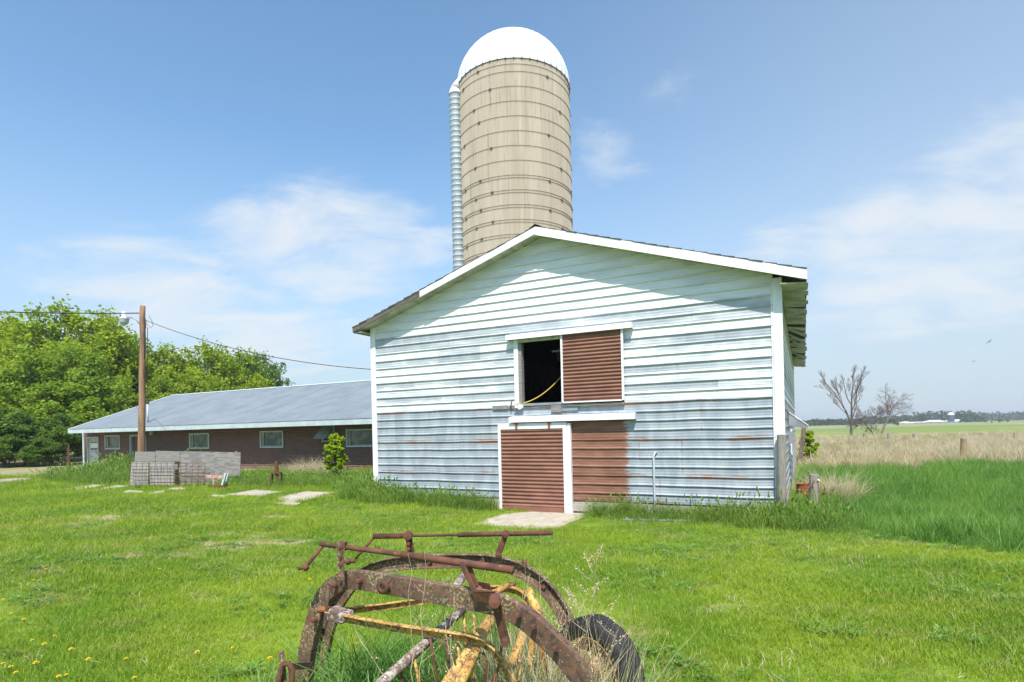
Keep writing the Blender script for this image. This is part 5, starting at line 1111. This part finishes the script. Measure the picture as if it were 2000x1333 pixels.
scatter('rake_straw', np.stack([x, y, gz(x, y)-.01], -1), r.uniform(.6, 1.1, len(x)), rd_src, 'dry straw stalks tangled in the hay rake', .3)
# --- straw tussock by the drum, dry stalks by the shed
ts_src = tuft_set('straw_tuft', 4, n=46, rad=.14, h0=.6, h1=1.15, wid=.007, bend=1.1, mat=M['blade_dry'], heads=0, spread=1.4, segs=5)
q = G(1632, 985); n = 46; x = q.x+r.normal(.1, .38, n); y = q.y+r.normal(.35, .4, n); scatter('straw_tussock', np.stack([x, y, gz(x, y)], -1), r.uniform(.6, 1.0, n), ts_src, 'pale dry straw tussock arching over beside the rusty drum', .3)
P_ = []
for (px, py, n, s_) in ((615, 930, 34, .55), (407, 948, 9, .3), (590, 930, 14, .5)):
    q = G(px, py); x = q.x+r.normal(0, s_, n); y = q.y+r.normal(.3, .4, n); P_.append(np.stack([x, y, gz(x, y)], -1))
pp = np.concatenate(P_); scatter('dry_weeds', pp, r.uniform(.6, 1.0, len(pp)), ts_src, 'dry brown weeds standing along the shed', .2)

# --- dandelions in the lawn (each one a thing)
def dandelion(loc, h, s, label):
    t = empty('dandelion', loc, label, 'flower', 'dandelions in the lawn'); c = Vector(loc)+EZ*h
    b = MB(); b.tube([Vector(loc)-EZ*.01, Vector(loc)+Vector((.004, .003, h*.5)), c], .0022, 5); b.build('stem', M['stem'], t)
    b = MB(); k = 16
    for ring, (r0, r1, z0, z1) in enumerate(((.0, 1.0, .0, .20), (.0, .75, .15, .45), (0, .45, .3, .6))):
        for i in range(k):
            a = 2*math.pi*(i+.5*ring)/k; d = Vector((math.cos(a), math.sin(a), 0)); e = Vector((-math.sin(a), math.cos(a), 0)); w_ = s*r1*.22
            b.add([c+EZ*s*z0, c+d*s*r1*.6+e*w_+EZ*s*(z0+z1)/2*1.2, c+d*s*r1+EZ*s*z1, c+d*s*r1*.6-e*w_+EZ*s*(z0+z1)/2*1.2], [[0, 1, 2, 3]])
    b.build('flower_head', M['flower'], t)
DL = [(25, 1116), (90, 1116), (66, 1132), (157, 1135), (7, 1176), (47, 1208), (107, 1244), (63, 1256), (87, 1256), (139, 1270), (6, 1302), (21, 1300), (70, 1297), (31, 1320), (130, 1315), (115, 1324), (173, 1294), (246, 1284), (263, 1326), (312, 1115), (385, 1271), (454, 1268), (22, 1203), (605, 1142), (528, 1301), (659, 1232), (697, 1273), (720, 1316)]
for i, (x, y) in enumerate(DL):
    q = G(x, y, .07); near = x > 500
    dandelion(q, .075+.02*math.sin(i*2.1) if not near else .13, .019+.004*math.sin(i*1.7), 'yellow dandelion in the long grass by the hay rake' if near else 'yellow dandelion flowering low in the mown lawn left of the hay rake')

# --- dry mugwort stalk and thin stalks in the rake
def weed(name, base, top, nb, lab, seed, rad=.0035, bl=.3, dens=18):
    rr = random.Random(seed); base, top = Vector(base), Vector(top); t = empty(name, base, lab, 'dry weed'); b = MB(); hd = MB()
    ax = [base.lerp(top, i/8)+Vector((rr.uniform(-1, 1)*.012, rr.uniform(-1, 1)*.012, 0)) for i in range(9)]; b.tube(ax, [rad*(1-.7*i/8) for i in range(9)], 5)
    L = (top-base).length
    for i in range(nb):
        f = .3+.65*i/max(1, nb); p = base.lerp(top, f); a = rr.uniform(0, 6.283); l = bl*L*(1.15-f)*rr.uniform(.6, 1.2); e = p+Vector((math.cos(a)*l*.8, math.sin(a)*l*.8, l*.75)); m_ = p.lerp(e, .5)-EZ*l*.08
        b.tube([p, m_, e], [rad*.5, rad*.4, rad*.2], 4)
        for k in range(dens):
            q = p.lerp(e, .25+.75*k/dens)+Vector((rr.gauss(0, .008), rr.gauss(0, .008), rr.gauss(0, .008))); s = rr.uniform(.003, .0065); d = Vector((rr.uniform(-1, 1), rr.uniform(-1, 1), rr.uniform(-1, 1))).normalized(); n_ = d.orthogonal().normalized()
            hd.add([q-d*s, q+n_*s*.7, q+d*s, q-n_*s*.7], [[0, 1, 2, 3]])
    b.build('stalk', M['wicker'], t); 
    if hd.v: hd.build('seed_heads', M['wicker'], t)
weed('dry_weed', G(1128, 1400), P(1168, 1062, 3.35), 16, 'tallest dry seedy weed stalk rising before the tyre', 3, .004, .42, 26)
weed('dry_weed', G(1120, 1420), P(1230, 1190, 3.0), 8, 'dry seedy weed stalk leaning right across the tyre', 4, .0035, .35, 24)
weed('dry_weed', G(1125, 1420), P(1190, 1265, 2.9), 6, 'short dry seedy weed low before the tyre rim', 5, .003, .35, 20)
weed('dry_weed', G(1095, 1400), P(1118, 1140, 3.3), 9, 'dry seedy weed stalk at the right end of the rear beam', 6, .003, .35, 18)
for i, (x0, y0, x1, y1, Y) in enumerate(((806, 1390, 800, 1080, 2.6), (818, 1390, 832, 1075, 2.6), (1050, 1400, 1054, 1045, 3.2), (880, 1390, 886, 1160, 2.5), (980, 1390, 942, 1090, 2.9), (1030, 1390, 1022, 1090, 2.9), (690, 1220, 760, 1350, 2.8), (1000, 1390, 1032, 1120, 3.0), (900, 1380, 870, 1200, 2.4))):
    weed('dry_stalk', P(x0, y0, Y), P(x1, y1, Y), 3, ('thin dry stalk number counted before the front beam', 'thin pale stalk rising past the front rod')[0] if False else ['thin dry stalk left of centre before the front beam', 'thin dry stalk crossing the front rod near its middle', 'tall pale stalk right of the rear rod post', 'thin dry stalk before the reel shaft', 'thin stalk behind the link bar', 'thin stalk before the rear beam on its right', 'thin broken stalk slanting over the grass at left', 'thin stalk beside the yellow rear rim', 'thin stalk slanting before the yellow tubes'][i], 20+i, .0024, .22, 3)

# --- trees
def grow(seed, H, trunk_r, levels, spread, nlimb, trunk_frac, up=.25, lens=.62, wob=.12, fork=None):
    """branch skeleton: list of (points, radii); returns tips too"""
    rr = random.Random(seed); segs = []; tips = []
    def branch(p, d, L, r0, lev):
        n = 5; pts = [p]; d = d.normalized()
        for i in range(n):
            d = (d+Vector((rr.gauss(0, wob), rr.gauss(0, wob), rr.gauss(0, wob)*.6+up*.10))).normalized(); pts.append(pts[-1]+d*(L/n))
        r1 = r0*(.55 if lev < levels else .35); segs.append((pts, [r0+(r1-r0)*i/n for i in range(n+1)], lev))
        if lev >= levels: tips.append(pts[-1]); tips.append(pts[3]); return
        k = nlimb[min(lev, len(nlimb)-1)]; a0 = rr.uniform(0, 6.28)
        for j in range(k):
            f = (trunk_frac if lev == 0 else .35)+(1-(trunk_frac if lev == 0 else .35))*(j+rr.uniform(0, .8))/k; f = min(f, 1); idx = f*n; i0 = min(int(idx), n-1); q = pts[i0].lerp(pts[i0+1], idx-i0)
            a = a0+j*2.4+rr.uniform(-.4, .4); ref = d.orthogonal().normalized(); ref2 = d.cross(ref); o_ = ref*math.cos(a)+ref2*math.sin(a); s_ = spread*rr.uniform(.7, 1.2)
            nd = (d*math.cos(s_)+o_*math.sin(s_)+EZ*up*.3).normalized(); branch(q, nd, L*lens*rr.uniform(.75, 1.15)*(1.15-.35*f if lev == 0 else 1), max(r1*.9, r0*.5)*rr.uniform(.6, .85), lev+1)
        branch(pts[-1], d, L*lens*.8, r1, lev+1)
    if fork:
        for (dx, dy, L, r) in fork: branch(Vector((0, 0, -.2)), Vector((dx, dy, 1)), L, r, 0)
    else: branch(Vector((0, 0, -.2)), Vector((0, 0, 1)), H*.5, trunk_r, 0)
    return segs, tips
def skeleton_mesh(name, segs, mat, sides=(8, 6, 4, 3, 3, 3)):
    b = MB()
    for pts, rs, lev in segs: b.tube(pts, rs, sides[min(lev, 5)], False)
    me = bpy.data.meshes.new(name); me.from_pydata([tuple(p) for p in b.v], [], b.f); me.materials.append(mat); return me
def leaves_mesh(name, centres, per, rad, size, mat, seed, flat=.75, droop=.3):
    r = np.random.default_rng(seed); C = np.array([tuple(c) for c in centres], np.float32); n = len(C)*per
    off = r.normal(0, 1, (n, 3)); off /= np.linalg.norm(off, axis=1)[:, None]; off *= (r.uniform(0, 1, (n, 1))**.5)*rad*r.uniform(.5, 1.2, (len(C), 1)).repeat(per, 0); off[:, 2] *= flat
    c = C.repeat(per, 0)+off; s = size*r.uniform(.6, 1.3, n)
    d = r.normal(0, 1, (n, 3)); d[:, 2] = d[:, 2]*.5-droop; d /= np.linalg.norm(d, axis=1)[:, None]; nn = r.normal(0, 1, (n, 3)); nn[:, 2] += .9
    e = np.cross(d, nn); e /= np.linalg.norm(e, axis=1)[:, None]+1e-6
    V = np.stack([c-d*s[:, None]*.5, c+e*s[:, None]*.42, c+d*s[:, None]*.6, c-e*s[:, None]*.42], 1).reshape(-1, 3); i = np.arange(n)[:, None]*4
    me = npmesh(None, V, i+np.array([[0, 1, 2, 3]]), mat) if False else None
    me = bpy.data.meshes.new(name); me.vertices.add(len(V)); me.vertices.foreach_set('co', V.astype(np.float32).ravel()); Fc = (i+np.array([[0, 1, 2, 3]])).astype(np.int32)
    me.loops.add(Fc.size); me.loops.foreach_set('vertex_index', Fc.ravel()); me.polygons.add(n); me.polygons.foreach_set('loop_start', np.arange(0, Fc.size, 4, dtype=np.int32)); me.update(calc_edges=True); me.materials.append(mat); return me
def proto(name, seed, H, tr, mat, per, rad, size, spread=.85, nlimb=(9, 5, 4), frac=.28, levels=3, up=.35, lens=.62):
    segs, tips = grow(seed, H, tr, levels, spread, nlimb, frac, up, lens)
    zm = max(t.z for t in tips); k = H/zm
    for pts, rs, lev in segs:
        for p in pts: p *= 1
    segs = [([p*k for p in pts], rs, lev) for pts, rs, lev in segs]; tips = [t*k for t in tips]
    return skeleton_mesh(name+'_trunk', segs, M['bark']), leaves_mesh(name+'_crown', tips, per, rad, size, mat, seed), H
PR = {'maple': proto('maple', 1, 14, .28, M['leaf_maple'], 21, 1.0, .34), 'maple2': proto('maple2', 2, 13, .25, M['leaf_mid'], 20, 1.0, .32, .9),
      'dark': proto('dark', 5, 12, .22, M['leaf_dark'], 30, .75, .26, .7, (10, 5, 4), .2), 'bush': proto('bush', 8, 6, .10, M['leaf_mid'], 28, .55, .20, .75, (10, 5, 4), .08),
      'bushd': proto('bushd', 9, 6, .10, M['leaf_dark'], 28, .55, .20, .8, (10, 5, 4), .06)}
def tree(kind, px, ytop, Y, label, wide=1.0, rot=0.0, name='broadleaf_tree', cat='tree', group='trees behind the shed'):
    tm, cm, H = PR[kind]; top = P(px, ytop, Y); z0 = float(gz(top.x, Y)); h = top.z-z0-(.55 if kind[0] == 'm' else .25); k = h/H
    t = empty(name, Vector((top.x, Y, z0)), label, cat, group); t.rotation_euler = (0, 0, rot); t.scale = (k*wide, k*wide, k)
    for nm, me in (('trunk', tm), ('crown', cm)):
        o = bpy.data.objects.new(nm, me); COL.objects.link(o); o.parent = t
TL = [('maple', 15, 606, 60, 'bright green tree at the far left edge of the wood', 1.0, .3), ('maple', 112, 580, 58, 'tallest bright green tree left of the utility pole', 1.0, 1.7), ('maple', 200, 596, 61, 'bright green tree directly left of the lamp on the pole', .9, 3.1),
      ('maple2', 265, 640, 66, 'tree directly behind the utility pole', .9, 4.0), ('maple', 330, 664, 68, 'bright tree first right of the utility pole', .95, 5.1), ('maple', 395, 660, 72, 'bright tree above the middle of the shed roof', 1.0, .9), ('maple2', 455, 666, 74, 'loose crowned tree second from the right end of the wood', .9, 2.2),
      ('dark', 515, 690, 80, 'dark green tree at the right end of the wood', .85, 1.1), ('maple', 505, 722, 70, 'low bright tree before the dark green tree', .9, 4.4), ('maple2', -70, 600, 57, 'tree just beyond the left edge behind the bushes', 1.0, 2.8), ('maple2', 160, 660, 53, 'mid green tree below the tallest tree', .95, 5.5), ('maple2', 50, 655, 52, 'mid green tree low at the left edge of the wood', 1.0, .1), ('maple2', 300, 720, 62, 'mid green tree low behind the ridge of the shed', 1.1, 1.0), ('maple2', 400, 725, 66, 'mid green tree low above the shed roof right of the pole', 1.2, 2.0)]
for a in TL: tree(*a)
BL = [('bush', 95, 740, 47, 'large green bush behind the shed gable end', 1.3, .4), ('bush', 175, 745, 51, 'green bush rising over the shed roof edge', 1.3, 1.4), ('bush', 10, 750, 46, 'large green bush at the left frame edge', 1.4, 2.2), ('bushd', 45, 800, 43.5, 'dark bush low left of the shed', 1.3, 3.3), ('bushd', 110, 805, 43, 'dark bush touching the left end of the shed', 1.2, 4.4), ('bushd', -40, 790, 42, 'dark bush at the far left below the trees', 1.4, 5.0), ('bush', 240, 760, 58, 'green bush above the roof behind the pole', 1.3, .7),
      ('bushd', 15, 845, 41, 'lowest dark bush beside the gravel drive', 1.5, .2), ('bushd', 85, 850, 41.5, 'low dark bush behind the sickle bar', 1.5, 1.9), ('bush', 140, 815, 45, 'green bush right behind the shed corner post', 1.2, 2.9)]
for a in BL: tree(*a, name='bush', cat='bush', group='bushes left of the shed')
# small lime shrub by the shed, ivy clump by the barn's right side
def shrub(name, q, H, wd, mat, label, seed, n=70, per=16, size=.10):
    r = np.random.default_rng(seed); t = empty(name, q, label, 'shrub'); b = MB(); C = []
    for i in range(n):
        a = r.uniform(0, 6.283); f = r.uniform(.25, 1); rr = wd*math.sqrt(r.uniform(0, 1))*(.35+.75*math.sin(math.pi*(f*.8+.1))); e = Vector(q)+Vector((rr*math.cos(a), rr*math.sin(a), H*f)); C.append(e)
        if i % 3 == 0: b.tube([Vector(q)-EZ*.05, Vector(q).lerp(e, .5)+Vector((0, 0, .1*H*f)), e], [.014, .009, .004], 4, False)
    b.build('stem', M['bark'], t); me = leaves_mesh('foliage', C, per, wd*.28, size, mat, seed); o = bpy.data.objects.new('foliage', me); COL.objects.link(o); child(o, t)
q = G(656, 940); shrub('shrub', q, P(656, 848, q.y).z-q.z, .42, M['leaf_lime'], 'lime green young shrub growing against the shed', 3, 100, 30, .10)
q = P(1580, 890, 32.0); q.z = float(gz(q.x, q.y)); shrub('shrub', q, P(1588, 845, q.y).z-q.z, .42, M['leaf_lime'], 'narrow yellow green shrub beyond the barn side wall', 4, 80, 30, .13)
for i, (px, lab) in enumerate(((366, 'tuft of yellow green leaves showing over the left of the plywood'), (388, 'small leaf tuft showing over the middle of the plywood'))):
    q = P(px, 940, BY+.5); q.z = float(gz(q.x, q.y)); shrub('weed_plant', q, P(px, 876, q.y).z-q.z, .16, M['leaf_lime'], lab, 30+i, 16, 8, .08)
# bare trees by the fence
for (px, ytop, yb, seed, lab, fork, lens) in ((1663, 712, 857, 21, 'taller bare tree beside the barn eave', ((-.14, .05, 5.2, .24), (.03, -.05, 5.6, .19)), .50), (1714, 747, 857, 33, 'lower spreading bare tree right of the taller one', ((-.50, .1, 3.4, .13), (.42, -.05, 4.6, .21), (.15, .3, 3.6, .11)), .66)):
    q = G(px, yb); H = P(px, ytop, q.y).z-q.z; segs, tips = grow(seed, H, .25, 4, .40 if seed == 21 else .55, (4, 4, 4, 4), .45, .30 if seed == 21 else -.25, lens, .10, fork); k = H/max(t.z for t in tips)
    segs = [([p*k for p in pts], [max(r_*.85, .013) for r_ in rs], lev) for pts, rs, lev in segs]
    t = empty('bare_tree', q, lab, 'bare tree', 'bare trees by the fence'); t.rotation_euler = (0, 0, 2.2 if seed == 21 else 0); me = skeleton_mesh('limbs', [s for s in segs if s[2] > 0], M['bark_grey']); o = bpy.data.objects.new('limb', me); COL.objects.link(o); o.parent = t
    me = skeleton_mesh('trunk', [s for s in segs if s[2] == 0], M['bark_grey']); o = bpy.data.objects.new('trunk', me); COL.objects.link(o); o.parent = t
# far wood on the skyline: thousands of leaf faces in crown heaps
def far_wood(name, runs, label, mat, seed):
    r = np.random.default_rng(seed); C = []
    for (x0, x1, Y0, Y1, h0, h1, step) in runs:
        px = x0
        while px < x1:
            f = (px-x0)/(x1-x0); Y = Y0+(Y1-Y0)*f+r.uniform(-12, 12); p = P(px, 820, Y); z0 = float(gz(p.x, Y)); h = r.uniform(h0, h1); w_ = h*r.uniform(.35, .6)
            for k in range(26): 
                a = r.uniform(0, 6.283); q = r.uniform(0, 1); rr = w_*math.sqrt(r.uniform(0, 1))*math.sqrt(max(.05, 1-(q*1.0)**2)); C.append((p.x+rr*math.cos(a), Y+rr*math.sin(a), z0+h*q*.92+.5))
            px += step*r.uniform(.7, 1.3)
    me = leaves_mesh(name, C, 10, 1.3, 1.5, mat, seed, 1.0); o = bpy.data.objects.new(name, me); COL.objects.link(o); tag(o, label, kind='stuff')
far_wood('far_wood', [(1560, 1700, 560, 640, 4, 6.5, 3.5), (1690, 1800, 640, 690, 6, 10, 3.5), (1790, 1905, 690, 720, 10, 15, 3.5), (1890, 2080, 900, 950, 11, 15, 3), (2080, 2600, 900, 1000, 10, 14, 6), (1880, 1925, 600, 620, 5, 9, 6), (-1400, -100, 140, 90, 9, 14, 40)], 'dark green woods along the far skyline', M['leaf_far'], 61)
for i, (px, yb, Y, h, lab) in enumerate(((1924, 831, 430, 5.0, 'round far shrub left of the pair in the far field'), (1938, 833, 380, 3.6, 'small far shrub second from the left in the far field'), (1955, 832, 400, 5.5, 'largest far shrub in the far field'), (1968, 832, 405, 5.0, 'far shrub touching the largest one on its right'), (1990, 832, 420, 3.0, 'far shrub nearest the right frame edge'), (1750, 833, 330, 3.0, 'low green clump in the field left of the farm'))):
    tree('bush', px, P0 if False else yb-h*F/Y, Y, lab, 1.3, i*1.1, 'far_shrub', 'shrub', 'shrubs in the far field')

# ============================================================ HAZE
hz = MB(); hz.hexa([(-2600, -30, -5.5), (2600, -30, -5.5), (2600, 2600, -5.5), (-2600, 2600, -5.5), (-2600, -30, 27.5), (2600, -30, 27.5), (2600, 2600, 27.5), (-2600, 2600, 27.5)])
m = bpy.data.materials.new('haze_air'); m.use_nodes = True; g = NT(m.node_tree); g.n.clear(); out = g.add('ShaderNodeOutputMaterial')
g.l.new(g.add('ShaderNodeVolumePrincipled', {'Color': (.86, .92, 1.0, 1), 'Density': .00035, 'Anisotropy': .2}).outputs[0], out.inputs['Volume'])
tag(hz.build('haze', m), 'thin pale summer haze over the fields', kind='stuff')
